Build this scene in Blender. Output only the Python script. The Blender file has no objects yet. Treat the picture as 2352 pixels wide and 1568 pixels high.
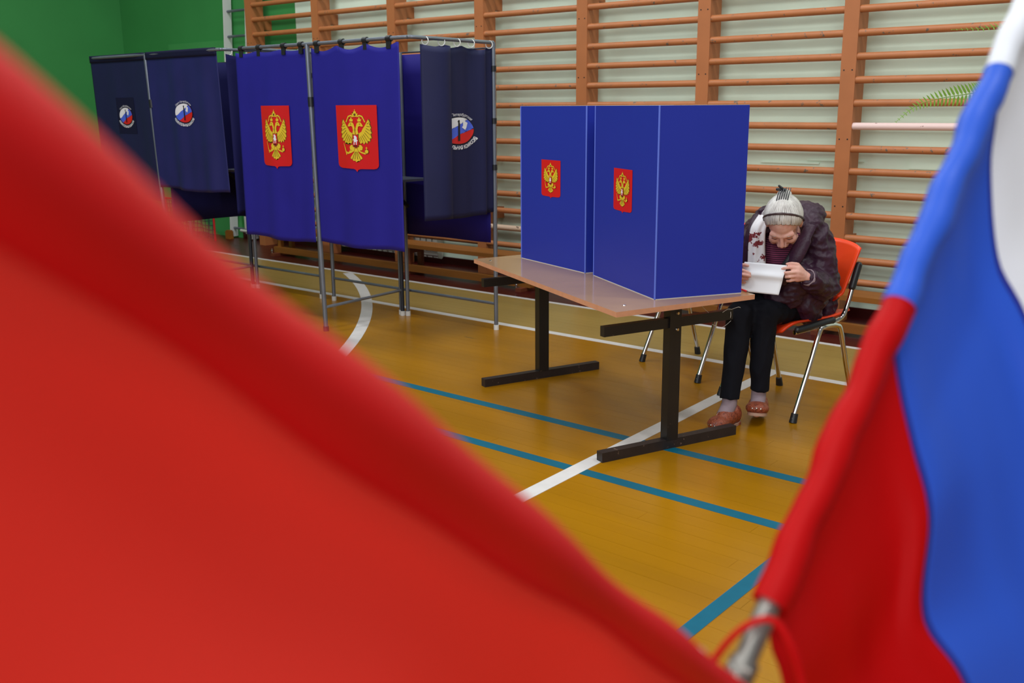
import bpy, bmesh, math, random
from mathutils import Vector, Matrix, noise
random.seed(7)
SC = bpy.context.scene
COL = SC.collection

# ------------------------------------------------------------------ camera
FPX, PITCH, YAW, ROLL, CAMH = 2287.0, 0.2330095, 0.7000837, -0.00734495, 1.5
_f = Vector((-math.sin(YAW)*math.cos(PITCH), math.cos(YAW)*math.cos(PITCH), -math.sin(PITCH)))
_r = Vector((math.cos(YAW), math.sin(YAW), 0)); _u = _r.cross(_f)
CR = _r*math.cos(ROLL) + _u*math.sin(ROLL); CU = -_r*math.sin(ROLL) + _u*math.cos(ROLL); CF = _f
CAM = Vector((0, 0, CAMH))
cd = bpy.data.cameras.new('camera'); cam = bpy.data.objects.new('camera', cd); COL.objects.link(cam)
cam.matrix_world = Matrix(((CR.x, CU.x, -CF.x, 0), (CR.y, CU.y, -CF.y, 0), (CR.z, CU.z, -CF.z, CAMH), (0, 0, 0, 1)))
cd.sensor_width = 36.0; cd.lens = FPX*36.0/2352.0; cd.clip_start = 0.02; cd.clip_end = 100
cd.dof.use_dof = True; cd.dof.focus_distance = 4.75; cd.dof.aperture_fstop = 4.0
SC.camera = cam

# ------------------------------------------------------------------ light
w = bpy.data.worlds.new('world'); SC.world = w; w.use_nodes = True
w.node_tree.nodes['Background'].inputs[0].default_value = (0.90, 0.95, 1.0, 1)
w.node_tree.nodes['Background'].inputs[1].default_value = 0.24
def area(name, loc, size, power, rot=(0, 0, 0), col=(.97, 1, 1)):
    l = bpy.data.lights.new(name, 'AREA'); l.shape = 'RECTANGLE'; l.size, l.size_y = size; l.energy = power; l.color = col
    o = bpy.data.objects.new(name, l); COL.objects.link(o); o.location = loc; o.rotation_euler = rot; return o
# ceiling lamp rows of the gym (above the frame) and the tall windows behind the photographer
for i, (x, y) in enumerate([(-7.5, 2.0), (-3.5, 2.0), (0.5, 2.0), (-7.5, 4.6), (-3.5, 4.6), (0.5, 4.6), (-4.5, -1.4), (0.0, -1.4)]):  # last pair, unseen behind the camera, added to light the flag fronts
    area('ceiling_and_fill_light', (x, y, 5.6), (1.5, .5), 78)
area('window_light', (0.5, -4.4, 3.2), (9.0, 2.8), 365, (math.radians(82), 0, 0), (.93, .98, 1))
SC.view_settings.view_transform = 'Standard'; SC.view_settings.look = 'None'
SC.view_settings.gamma = 1.0; SC.view_settings.use_curve_mapping = False
SC.view_settings.exposure = 0.0
SC.cycles.use_denoising = True
SC.cycles.max_bounces = 4; SC.cycles.use_adaptive_sampling = True; SC.cycles.adaptive_threshold = .025
SC.cycles.caustics_reflective = False; SC.cycles.caustics_refractive = False

# ------------------------------------------------------------------ helpers
def at(px, py, depth):
    return CAM + (CF + CR*((px-1176)/FPX) - CU*((py-784)/FPX))*depth
def lin(c):
    c = c/255.0
    return c/12.92 if c <= .04045 else ((c+.055)/1.055)**2.4
def rgb(r, g, b): return (lin(r), lin(g), lin(b), 1)
MATS = {}
def mat(name, col, rough=.5, metal=0, spec=.5, coat=0, coat_r=.1, noise_amt=0, noise_scale=8, bump=0, bump_scale=60, stretch=None, chips=None, trans=0, sheen=0, col2=None):
    m = bpy.data.materials.new(name); m.use_nodes = True; nt = m.node_tree; N = nt.nodes; L = nt.links
    b = N['Principled BSDF']
    b.inputs['Base Color'].default_value = col; b.inputs['Roughness'].default_value = rough; b.inputs['Metallic'].default_value = metal
    b.inputs['Specular IOR Level'].default_value = spec; b.inputs['Coat Weight'].default_value = coat; b.inputs['Coat Roughness'].default_value = coat_r
    if sheen: b.inputs['Sheen Weight'].default_value = sheen
    geo = N.new('ShaderNodeNewGeometry'); vec = geo.outputs['Position']
    if stretch:
        mp = N.new('ShaderNodeMapping'); mp.inputs['Scale'].default_value = stretch; L.new(vec, mp.inputs['Vector']); vec = mp.outputs[0]
    last = None
    if noise_amt:
        n = N.new('ShaderNodeTexNoise'); n.inputs['Scale'].default_value = noise_scale; n.inputs['Detail'].default_value = 5; L.new(vec, n.inputs['Vector'])
        mx = N.new('ShaderNodeMix'); mx.data_type = 'RGBA'
        mr = N.new('ShaderNodeMapRange'); mr.inputs[1].default_value = .3; mr.inputs[2].default_value = .7; L.new(n.outputs[0], mr.inputs[0])
        c2 = col2 or tuple([v*(1-noise_amt) for v in col[:3]]+[1])
        mx.inputs[6].default_value = col; mx.inputs[7].default_value = c2
        L.new(mr.outputs[0], mx.inputs[0]); last = mx.outputs[2]
    if chips:
        ccol, cscale, thr = chips[:3]
        n = N.new('ShaderNodeTexNoise'); n.inputs['Scale'].default_value = cscale; n.inputs['Detail'].default_value = 3; n.inputs['Roughness'].default_value = .65
        L.new(vec if not (len(chips) > 3) else geo.outputs['Position'], n.inputs['Vector'])
        mr = N.new('ShaderNodeMapRange'); mr.inputs[1].default_value = thr; mr.inputs[2].default_value = thr+.03; L.new(n.outputs[0], mr.inputs[0])
        mx = N.new('ShaderNodeMix'); mx.data_type = 'RGBA'; L.new(mr.outputs[0], mx.inputs[0])
        if last: L.new(last, mx.inputs[6])
        else: mx.inputs[6].default_value = col
        mx.inputs[7].default_value = ccol; last = mx.outputs[2]
    if last: L.new(last, b.inputs['Base Color'])
    if bump:
        n = N.new('ShaderNodeTexNoise'); n.inputs['Scale'].default_value = bump_scale; n.inputs['Detail'].default_value = 4; L.new(vec, n.inputs['Vector'])
        bp = N.new('ShaderNodeBump'); bp.inputs['Strength'].default_value = bump; bp.inputs['Distance'].default_value = .01
        L.new(n.outputs[0], bp.inputs['Height']); L.new(bp.outputs[0], b.inputs['Normal'])
    if trans:
        tr = N.new('ShaderNodeBsdfTranslucent'); ms = N.new('ShaderNodeMixShader'); ms.inputs[0].default_value = trans
        if last: L.new(last, tr.inputs[0])
        else: tr.inputs[0].default_value = col
        L.new(b.outputs[0], ms.inputs[1]); L.new(tr.outputs[0], ms.inputs[2]); L.new(ms.outputs[0], N['Material Output'].inputs[0])
    MATS[name] = m; return m

class MB:
    def __init__(s): s.v = []; s.f = []; s.mi = []; s.cur = 0
    def add(s, vs, fs):
        o = len(s.v); s.v += [Vector(v) for v in vs]; s.f += [tuple(i+o for i in f) for f in fs]; s.mi += [s.cur]*len(fs); return s
    def box(s, c, size, rot=None):
        c = Vector(c); h = Vector(size)*.5; vs = []
        for x in (-1, 1):
            for y in (-1, 1):
                for z in (-1, 1):
                    d = Vector((x*h.x, y*h.y, z*h.z))
                    if rot is not None: d = rot @ d
                    vs.append(c+d)
        return s.add(vs, [(0,1,3,2),(4,6,7,5),(0,4,5,1),(2,3,7,6),(0,2,6,4),(1,5,7,3)])
    def bar(s, p0, p1, wid, hgt, up=(0, 0, 1)):
        p0, p1 = Vector(p0), Vector(p1); d = (p1-p0); L = d.length; d.normalize(); up = Vector(up)
        x = d.cross(up)
        if x.length < 1e-4: x = Vector((1, 0, 0))
        x.normalize(); z = x.cross(d)
        R = Matrix((x, d, z)).transposed()
        return s.box((p0+p1)*.5, (wid, L, hgt), R)
    def tube(s, pts, r, seg=10, caps=True, sx=1.0, up=(0, 0, 1)):
        pts = [Vector(p) for p in pts]; n = len(pts); rs = r if isinstance(r, (list, tuple)) else [r]*n
        vs = []; prev = None
        for i, p in enumerate(pts):
            d = (pts[min(i+1, n-1)]-pts[max(i-1, 0)]).normalized()
            if prev is None:
                a = d.cross(Vector(up))
                if a.length < 1e-3: a = d.cross(Vector((1, 0, 0)))
            else:
                a = prev - d*prev.dot(d)
            a.normalize(); prev = a; b = d.cross(a)
            for k in range(seg):
                t = 2*math.pi*k/seg
                vs.append(p + a*(math.cos(t)*rs[i]*sx) + b*(math.sin(t)*rs[i]))
        fs = [(i*seg+k, i*seg+(k+1) % seg, (i+1)*seg+(k+1) % seg, (i+1)*seg+k) for i in range(n-1) for k in range(seg)]
        if caps: fs += [tuple(range(seg-1, -1, -1)), tuple(range((n-1)*seg, n*seg))]
        return s.add(vs, fs)
    def grid(s, nu, nv, fn, wrap=False):
        vs = [fn(i/(nu-1), j/(nv-1)) for j in range(nv) for i in range(nu)]
        return s.add(vs, [(j*nu+i, j*nu+i+1, (j+1)*nu+i+1, (j+1)*nu+i) for j in range(nv-1) for i in range(nu-1)])
    def ball(s, c, r, seg=12, ring=8, R=None):
        c = Vector(c); r = Vector((r, r, r)) if not hasattr(r, '__len__') else Vector(r); vs = []
        for j in range(ring+1):
            ph = math.pi*j/ring
            for k in range(seg):
                t = 2*math.pi*k/seg
                d = Vector((r.x*math.sin(ph)*math.cos(t), r.y*math.sin(ph)*math.sin(t), r.z*math.cos(ph)))
                vs.append(c + (R @ d if R is not None else d))
        return s.add(vs, [(j*seg+k, (j+1)*seg+k, (j+1)*seg+(k+1) % seg, j*seg+(k+1) % seg) for j in range(ring) for k in range(seg)])
    def capsule(s, p0, r0, p1, r1, seg=14):
        p0, p1 = Vector(p0), Vector(p1); n = 6
        s.ball(p0, r0, seg, 8); s.ball(p1, r1, seg, 8)
        return s.tube([p0.lerp(p1, i/n) for i in range(n+1)], [r0+(r1-r0)*i/n for i in range(n+1)], seg)
    def mesh(s, name, mats, off=Vector((0, 0, 0)), smooth=None):
        me = bpy.data.meshes.new(name); me.from_pydata([v-off for v in s.v], [], s.f)
        for m in (mats if isinstance(mats, (list, tuple)) else [mats]): me.materials.append(m)
        if any(s.mi): me.polygons.foreach_set('material_index', s.mi)
        me.update()
        bm = bmesh.new(); bm.from_mesh(me); bmesh.ops.remove_doubles(bm, verts=bm.verts, dist=1e-6)
        if smooth != 'open': bmesh.ops.recalc_face_normals(bm, faces=bm.faces)
        bm.to_mesh(me); bm.free()
        if smooth:
            me.polygons.foreach_set('use_smooth', [True]*len(me.polygons))
            if smooth != 'open': me.set_sharp_from_angle(angle=math.radians(smooth if not isinstance(smooth, bool) else 40))
        return me
    def build(s, name, mats, parent=None, smooth=None):
        """part of a thing: verts in world coordinates, parent root un-rotated"""
        off = Vector((0, 0, 0)); q = parent
        while q is not None: off += q.location; q = q.parent
        if parent is None:
            xs = [v.x for v in s.v]; ys = [v.y for v in s.v]; zs = [v.z for v in s.v]
            off = Vector(((min(xs)+max(xs))/2, (min(ys)+max(ys))/2, min(zs)))
        o = bpy.data.objects.new(name, s.mesh(name, mats, off, smooth)); COL.objects.link(o)
        if parent is not None: o.parent = parent
        else: o.location = off
        return o
def tag(o, label=None, cat=None, group=None, kind=None):
    if label: o['label'] = label
    if cat: o['category'] = cat
    if group: o['group'] = group
    if kind: o['kind'] = kind
    return o
def empty(name, loc, label=None, cat=None, group=None, kind=None):
    o = bpy.data.objects.new(name, None); o.empty_display_size = .1; COL.objects.link(o); o.location = loc
    return tag(o, label, cat, group, kind)
def inst(name, me, loc, parent, rot=None):
    o = bpy.data.objects.new(name, me); COL.objects.link(o); o.parent = parent; o.location = loc
    if rot is not None: o.rotation_euler = rot
    return o
def copy_tree(o, parent=None):
    c = o.copy(); COL.objects.link(c); c.parent = parent
    for ch in list(o.children): copy_tree(ch, c)
    return c
def solid(o, t, offset=0):
    m = o.modifiers.new('thick', 'SOLIDIFY'); m.thickness = t; m.offset = offset; return o
def bez(pts, n=8):
    """smooth poly-line through points (Catmull-Rom)"""
    P = [Vector(p) for p in pts]; out = []
    for i in range(len(P)-1):
        a, b, c, d = P[max(i-1, 0)], P[i], P[i+1], P[min(i+2, len(P)-1)]
        for k in range(n):
            t = k/n
            out.append(.5*((2*b) + (c-a)*t + (2*a-5*b+4*c-d)*t*t + (3*b-a-3*c+d)*t**3))
    return out+[P[-1]]
def blob(name, mb, mats, parent, voxel, smooth_it=6, fac=.5, rough=None):
    """fuse overlapping shapes into one continuous skin"""
    me = bpy.data.meshes.new('tmp'); me.from_pydata(mb.v, [], mb.f); me.update()
    o = bpy.data.objects.new('tmp', me); COL.objects.link(o)
    m = o.modifiers.new('r', 'REMESH'); m.mode = 'VOXEL'; m.voxel_size = voxel
    s2 = o.modifiers.new('s', 'SMOOTH'); s2.factor = fac; s2.iterations = smooth_it
    dg = bpy.context.evaluated_depsgraph_get(); ev = o.evaluated_get(dg)
    nm = bpy.data.meshes.new_from_object(ev); bpy.data.objects.remove(o); bpy.data.meshes.remove(me)
    nm.name = name; nm.materials.clear()
    for mm in (mats if isinstance(mats, (list, tuple)) else [mats]): nm.materials.append(mm)
    if rough:
        cos = []
        for v in nm.vertices:
            d = 0
            for amp, sc, st in rough:
                p_ = Vector((v.co.x*sc*st[0], v.co.y*sc*st[1], v.co.z*sc*st[2])); d += amp*(noise.noise(p_) if amp > 0 else abs(noise.noise(p_))*2)
            cos.append(v.co+v.normal*d)
        for v, c in zip(nm.vertices, cos): v.co = c
    nm.polygons.foreach_set('use_smooth', [True]*len(nm.polygons))
    off = Vector((0, 0, 0)); q = parent
    while q is not None: off += q.location; q = q.parent
    nm.transform(Matrix.Translation(-off))
    o = bpy.data.objects.new(name, nm); COL.objects.link(o); o.parent = parent
    return o

# ------------------------------------------------------------------ materials
FLOOR = mat('floor_ochre_paint', rgb(160, 108, 4), .26, spec=.3, noise_amt=.18, noise_scale=1.2, stretch=(.35, 3, 1), chips=(rgb(70, 48, 14), 7, .735), bump=.06, bump_scale=14)
FLOORT = mat('floor_tan_paint', rgb(160, 132, 70), .3, spec=.4, noise_amt=.15, noise_scale=1.5, stretch=(.4, 3, 1), bump=.05, bump_scale=14)
FLOORR = mat('floor_oxblood_paint', rgb(70, 10, 10), .35, noise_amt=.2, noise_scale=2, stretch=(.4, 3, 1))
SUB = mat('floor_joint', rgb(104, 72, 10), .7)
WHITEL = mat('white_line_paint', rgb(212, 208, 206), .42, noise_amt=.08, noise_scale=20)
BLUEL = mat('teal_line_paint', rgb(0, 92, 116), .45, spec=.3, noise_amt=.1, noise_scale=20)
WALL = mat('pale_green_wall', rgb(226, 246, 226), .75, noise_amt=.10, noise_scale=2.2, bump=.05, bump_scale=25)
GREEN = mat('green_wall', rgb(58, 146, 74), .7, noise_amt=.12, noise_scale=1.4)
GREEN2 = mat('green_panel', rgb(70, 158, 84), .7, noise_amt=.1, noise_scale=2)
WOOD = mat('orange_bar_paint', rgb(182, 112, 66), .5, noise_amt=.12, noise_scale=9, chips=(rgb(104, 92, 80), 26, .645, 1))
WOODD = mat('orange_upright_paint', rgb(178, 108, 62), .55, noise_amt=.12, noise_scale=5)
PINK = mat('pale_pink_paint', rgb(232, 202, 196), .5, chips=(rgb(120, 80, 70), 24, .71, 1))
BARE = mat('bare_pale_wood', rgb(206, 176, 152), .6, chips=(rgb(96, 70, 54), 18, .62, 1))
BENCH = mat('bench_wood', rgb(148, 90, 30), .5, noise_amt=.25, noise_scale=4, stretch=(.5, 6, 6))
BENCHD = mat('bench_foot_wood', rgb(120, 58, 34), .5, noise_amt=.2, noise_scale=6)
RADM = mat('radiator_paint', rgb(216, 216, 206), .5)
STEEL = mat('grey_steel', rgb(120, 126, 138), .4, metal=.55, noise_amt=.15, noise_scale=12)
STEELD = mat('dark_steel', rgb(48, 52, 62), .45, metal=.4)
CHROME = mat('chrome', rgb(205, 200, 195), .1, metal=1)
BLACKM = mat('black_steel_paint', rgb(26, 24, 25), .38, noise_amt=.2, noise_scale=14, chips=(rgb(70, 56, 50), 26, .70))
SCUFF = mat('scuffed_black_paint', rgb(42, 32, 32), .5, noise_amt=.4, noise_scale=18, chips=(rgb(98, 78, 70), 30, .66))
BLACKP = mat('black_plastic', rgb(24, 25, 30), .42)
WHITEP = mat('white_plastic', rgb(222, 222, 220), .4)
CBLUE = mat('royal_blue_cloth', rgb(34, 30, 138), .6, spec=.25, noise_amt=.10, noise_scale=4, bump=.08, bump_scale=18)
CNAVY = mat('navy_cloth', rgb(24, 27, 68), .62, spec=.3, noise_amt=.15, noise_scale=4, bump=.08, bump_scale=16)
CNAVY2 = mat('blue_navy_cloth', rgb(28, 30, 92), .58, spec=.35, noise_amt=.2, noise_scale=4, bump=.12, bump_scale=14)
CNAVYH = mat('navy_hem_cloth', rgb(17, 18, 48), .7, spec=.2)
CNIGHT = mat('inner_navy_cloth', rgb(22, 22, 70), .75, spec=.15)
CBLUED = mat('inner_blue_cloth', rgb(28, 22, 104), .7, spec=.15)
PANEL = mat('blue_corrugated_board', rgb(32, 47, 156), .42, spec=.4, noise_amt=.04, noise_scale=3)
CREASE = mat('board_crease', rgb(84, 106, 206), .5)
BOARDW = mat('board_raw_edge', rgb(196, 192, 186), .8)
ERED = mat('emblem_red', rgb(206, 18, 24), .38)
EGOLD = mat('emblem_gold', rgb(222, 190, 44), .4)
EOLIVE = mat('emblem_olive', rgb(96, 74, 14), .5)
EWHITE = mat('emblem_white', rgb(226, 226, 232), .45)
EBLACK = mat('emblem_black', rgb(8, 8, 14), .5)
EBLUE = mat('emblem_blue', rgb(70, 96, 214), .45)
TTOP = mat('beech_laminate', rgb(176, 140, 100), .13, spec=.55, coat=.2, noise_amt=.12, noise_scale=5, stretch=(1, 1, 1))
TEDGE = mat('beech_edge_band', rgb(206, 146, 112), .45, noise_amt=.12, noise_scale=30)
ORANGE = mat('orange_plastic', rgb(236, 66, 22), .38, spec=.4)
SKIN = mat('skin', rgb(222, 176, 160), .55, spec=.35, noise_amt=.16, noise_scale=22, bump=.12, bump_scale=90, col2=rgb(208, 146, 132))
HAIR = mat('silver_hair', rgb(222, 218, 212), .5, noise_amt=.25, noise_scale=30, bump=.35, bump_scale=140, stretch=(1, 1, .25), col2=rgb(178, 172, 168))
COAT = mat('plum_quilted_coat', rgb(56, 28, 48), .5, spec=.35, noise_amt=.25, noise_scale=9, bump=.4, bump_scale=40)
COATIN = mat('black_coat_lining', rgb(20, 18, 24), .6)
PANTS = mat('black_trousers', rgb(17, 18, 26), .8, spec=.15, bump=.12, bump_scale=20)
SOCK = mat('mauve_grey_sock', rgb(142, 124, 132), .8)
SHOE = mat('tan_perforated_leather', rgb(158, 76, 48), .42, noise_amt=.35, noise_scale=45, chips=(rgb(104, 44, 30), 75, .57), bump=.5, bump_scale=110)
SOLE = mat('shoe_sole', rgb(170, 132, 112), .6)
BANDM = mat('brown_headband', rgb(62, 40, 42), .35)
PAPER = mat('white_paper', rgb(240, 240, 244), .7, trans=.15)
FRED = mat('flag_red_nylon', rgb(218, 12, 16), .5, spec=.22, trans=.5)
FREDLIT = mat('backlit_red_nylon', rgb(255, 84, 70), .55, spec=.25, trans=.5)  # same red nylon, colour brightened to carry the near flag's backlit glow
FREDS = mat('doubled_red_nylon', rgb(230, 24, 26), .5, spec=.3, trans=.25)  # same nylon doubled; its weaker backlight is put into the darker tint
FBLUE = mat('flag_blue_nylon', rgb(56, 104, 224), .45, spec=.3, trans=.35)
FBLUED = mat('flag_blue_seam', rgb(34, 44, 150), .5, trans=.2)
FWHITE = mat('flag_white_nylon', rgb(246, 246, 252), .5, trans=.35)
POLEM = mat('brushed_pole', rgb(140, 136, 130), .42, metal=.8)
FERN = mat('fern_green', rgb(140, 184, 70), .5, trans=.35, noise_amt=.2, noise_scale=20)
POT = mat('terracotta_pot', rgb(150, 80, 54), .7, noise_amt=.15)
NETM = mat('net_cord', rgb(44, 46, 58), .8)
YELP = mat('yellow_print', rgb(206, 188, 70), .5)
REDP = mat('red_plastic', rgb(196, 30, 30), .4)
# sweater: dark plum with magenta pinstripes, scarf: white with printed roses
SWEAT = bpy.data.materials.new('striped_sweater'); SWEAT.use_nodes = True
def _sw():
    nt = SWEAT.node_tree; N = nt.nodes; L = nt.links; b = N['Principled BSDF']; b.inputs['Roughness'].default_value = .85
    geo = N.new('ShaderNodeNewGeometry'); sp = N.new('ShaderNodeSeparateXYZ'); L.new(geo.outputs['Position'], sp.inputs[0])
    m1 = N.new('ShaderNodeMath'); m1.operation = 'MULTIPLY'; m1.inputs[1].default_value = 2*math.pi/.0095; L.new(sp.outputs[2], m1.inputs[0])
    m2 = N.new('ShaderNodeMath'); m2.operation = 'SINE'; L.new(m1.outputs[0], m2.inputs[0])
    mr = N.new('ShaderNodeMapRange'); mr.inputs[1].default_value = .2; mr.inputs[2].default_value = .7; L.new(m2.outputs[0], mr.inputs[0])
    mx = N.new('ShaderNodeMix'); mx.data_type = 'RGBA'; mx.inputs[6].default_value = rgb(66, 16, 44); mx.inputs[7].default_value = rgb(150, 62, 98)
    L.new(mr.outputs[0], mx.inputs[0]); L.new(mx.outputs[2], b.inputs['Base Color'])
_sw()
SCARF = mat('white_rose_scarf', rgb(226, 222, 224), .75, chips=(rgb(120, 30, 38), 19, .56, 1), bump=.15, bump_scale=30)

# ------------------------------------------------------------------ setting
YW = 6.672; WALLY = 6.95; XL = -12.3
def structure(o): o['kind'] = 'structure'; return o
fl = structure(MB().box((-4.5, 3.2, -.07), (17.0, 9.0, .12)).build('floor', SUB))
PW = .07545; ROW0 = 5.2
def plank_mesh(L, m): return MB().box((0, 0, -.004), (L-.0008, PW-.0007, .008)).mesh('plank', m)
PM = {}
for k, m in (('o', FLOOR), ('t', FLOORT), ('r', FLOORR)):
    for L in (3.4, 4.2, 5.0): PM[k, L] = plank_mesh(L, m)
fl_loc = Vector(fl.location)
for rowi in range(-58, 24):
    yc = ROW0+(rowi+.5)*PW
    if yc > WALLY+.02: continue
    k = 'o' if rowi < 0 else ('t' if rowi < 11 else 'r')
    x = XL-.1-random.uniform(0, 2.5); xend = 2.6 if rowi > -20 else 1.2
    if rowi < -25: x += 3.0
    while x < xend:
        L = random.choice((3.4, 4.2, 5.0))
        inst('plank', PM[k, L], Vector((x+L/2, yc, random.uniform(-.00015, .0001)))-fl_loc, fl)
        x += L
def line(name, pts, wid, m, z=.0011):
    mb = MB(); n = len(pts); P = [Vector((p[0], p[1], 0)) for p in pts]; L = []; Rr = []
    for i, p_ in enumerate(P):
        d = (P[min(i+1, n-1)]-P[max(i-1, 0)]).normalized(); s_ = Vector((-d.y, d.x, 0))*wid/2
        L.append(p_+s_); Rr.append(p_-s_)
    vs = [v+Vector((0, 0, z)) for v in L+Rr]+[v+Vector((0, 0, -.0006)) for v in L+Rr]
    fs = []
    for i in range(n-1):
        fs += [(i, i+1, n+i+1, n+i), (2*n+i, 3*n+i, 3*n+i+1, 2*n+i+1), (i, 2*n+i, 2*n+i+1, i+1), (n+i, n+i+1, 3*n+i+1, 3*n+i)]
    mb.add(vs, fs); return mb.build(name, m, fl)
line('white_line', [(-12.2, 5.205), (2, 5.195)], .062, WHITEL)
line('white_line', [(-12.2, 6.035), (2, 6.03)], .046, WHITEL)
line('teal_line', [(-12.2, 3.685), (1.5, 3.675)], .060, BLUEL)
line('teal_line', [(-12.2, 3.235), (1.5, 3.195)], .060, BLUEL)
line('white_line', [(-2.30, 1.6), (-2.337, 2.79), (-2.404, 4.5), (-2.415, 5.19)], .074, WHITEL, .0014)
line('teal_line', [(-1.30, 1.0), (-1.318, 3.2)], .054, BLUEL, .0014)
line('white_line', [(-10.65+7.405*math.cos(a), -.471+7.405*math.sin(a)) for a in [math.radians(10+i*1.3) for i in range(40)] if -.471+7.405*math.sin(a) < 6.02], .085, WHITEL, .0014)

XB = -8.80
structure(MB().box(((XB+3)/2, WALLY+.1, 3.0), (3-XB, .2, 6.0)).build('wall_back', WALL))
structure(MB().box(((XL+XB)/2-.1, WALLY+.1, 3.0), (XB-XL+.2, .2, 6.0)).build('wall_back_green', GREEN))
structure(MB().box((XL-.1, 3.2, 3.0), (.2, 7.5, 6.0)).build('wall_left', GREEN))
structure(MB().box((-10.6, WALLY-.012, 1.12), (1.25, .024, 2.24)).build('trim_1', GREEN2))
structure(MB().box((-2.85, WALLY-.004, 1.10), (.42, .008, .008)).box((-3.19, WALLY-.004, 1.078), (.45, .008, .012)).build('trim_2', WALL))
structure(MB().box((-2.2, WALLY-.006, 1.115), (.26, .012, .11)).build('trim_3', WALL))
structure(MB().box((-4.5, WALLY-.008, .035), (15.5, .016, .07)).build('baseboard_back', FLOORR))

# ------------------------------------------------------------------ wall bars
S = .15; UX = [-9.297+.052+i*1.0925 for i in range(8)]   # upright centres
wb = empty('wall_bars', (-5.0, YW, 0), 'long run of orange wooden wall bars fixed along the pale green wall', 'wall bars')
wl = Vector(wb.location)
um = MB().box((0, .08, 1.45), (.102, .16, 2.9)).mesh('upright', WOODD)
sm = MB()
for k in range(0, 18, 3):
    for dx in (-.028, .028): sm.tube([(dx, -.001, .36+k*S), (dx, .004, .36+k*S)], .0055, 6)
sm = sm.mesh('screws', BLACKP)
bk = MB().box((0, .22, 0), (.06, .12, .10)).mesh('bracket', WOODD)
for x in UX:
    u = inst('upright', um, Vector((x, YW, 0))-wl, wb)
    inst('screws', sm, (0, 0, 0), u)['kind'] = 'stuff'
    for z in (.55, 2.35): inst('bracket', bk, (0, 0, z), u)
RL = 1.0925-.102
def rung_mesh(m): return MB().tube([(-RL/2, 0, 0), (RL/2, 0, 0)], .0245, 14).mesh('rung', m, smooth=40)
RM = rung_mesh(WOOD); RP = rung_mesh(PINK); RB = rung_mesh(BARE)
for i in range(7):
    for k in range(-8, 9):
        me = RM
        if i == 6 and k == -1: me = RP
        if i == 3 and k == -7: me = RB
        inst('rung', me, Vector(((UX[i]+UX[i+1])/2, YW+.027, CAMH-.004+k*S))-wl, wb)

# ------------------------------------------------------------------ benches
def bench(x0, x1, label):
    o = empty('gym_bench', ((x0+x1)/2, 6.4, 0), label, 'bench', 'benches under the wall bars')
    MB().box(((x0+x1)/2, 6.395, .262), (x1-x0, .24, .034)).build('seat', BENCH, o)
    MB().box(((x0+x1)/2, 6.32, .058), (x1-x0-.1, .055, .06)).build('balance_beam', BENCH, o)
    for i in range(3):
        x = (x0+.12, x0+(x1-x0)*.575, x1-.12)[i]
        lg = MB().box((x, 6.33, .135), (.05, .04, .22)).box((x, 6.47, .135), (.05, .04, .22)).box((x, 6.40, .215), (.045, .14, .05)).build('leg', BENCHD if i else BENCH, o)
        MB().box((x, 6.38, .014), (.06, .32, .028)).build('foot', BENCHD, lg)
        MB().tube([(x-.04, 6.245, .03), (x-.04, 6.245, .075)], .006, 8).ball((x-.04, 6.245, .05), .012, 8, 6).build('bolt', CHROME, lg, smooth=True)
    return o
bench(-8.58, -5.05, 'long varnished gym bench behind the curtained voting booths')
bench(-4.66, -1.10, 'long varnished gym bench against the wall bars behind the chairs')

# ------------------------------------------------------------------ radiators
def fin_mesh():
    mb = MB()
    prof = [(.10, .02), (.02, .035), (0, .07), (0, .50), (.02, .535), (.10, .55), (.13, .535), (.145, .5), (.145, .07), (.13, .035)]
    for sx in (-1, 1): pass
    n = len(prof); vs = [(-.03, (y-.07)*.6+.03, z) for y, z in prof]+[(.03, (y-.07)*.6+.03, z) for y, z in prof]
    mb.add(vs, [tuple(range(n)), tuple(range(2*n-1, n-1, -1))]+[(i, (i+1) % n, n+(i+1) % n, n+i) for i in range(n)])
    return mb.mesh('fin', RADM, smooth=30)
FM = fin_mesh()
def radiator(x0, n, label):
    o = empty('radiator', (x0+n*.0375, 6.86, .03), label, 'radiator', 'radiators behind the wall bars')
    lo = Vector(o.location)
    for i in range(n): inst('fin', FM, Vector((x0+.0375+i*.08, 6.86, .0))-Vector((lo.x, lo.y, 0)), o)
    MB().tube([(x0-.08, 6.86, .1), (x0+n*.08, 6.86, .1)], .02, 10).build('pipe', RADM, o, smooth=True)
radiator(-8.45, 22, 'white ribbed radiator seen under the blue curtains behind the bench')
radiator(-9.82, 6, 'small white ribbed radiator beside the white ladder in the corner')

# ------------------------------------------------------------------ corner odds and ends
ld = empty('wall_ladder', (-9.8, 6.88, 0), 'white metal ladder fixed to the green wall beside the wall bars', 'ladder')
a0, a1 = Vector((-10.05, 6.86, .02)), Vector((-9.855, 6.86, 2.95))
MB().bar(a0, a1, .014, .10, (0, 1, 0)).build('rail', WHITEP, ld)
MB().bar(a0+Vector((.40, 0, 0)), a1+Vector((.40, 0, 0)), .014, .10, (0, 1, 0)).build('rail', WHITEP, ld)
for k in range(11):
    p_ = a0.lerp(a1, (.1+k*.27)/2.95)
    MB().tube([p_, p_+Vector((.40, 0, 0))], .014, 8).build('rung', STEEL, ld, smooth=True)
net = MB()
for i in range(19):
    x = -10.95+i*.052; net.tube([(x, 6.55+.02*math.sin(i), .02), (x+.02*math.sin(i*2.1), 6.56, .2), (x, 6.56, .42)], .0045, 4, False)
for j in range(9):
    z = .03+j*.048; net.tube([(-10.98+k*.1, 6.56+.01*math.sin(k+j), z+.008*math.sin(k*1.7+j)) for k in range(11)], .0045, 4, False)
gn = empty('goal_net', (-10.45, 6.56, 0), 'dark knotted net standing low in the green corner', 'net')
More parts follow.
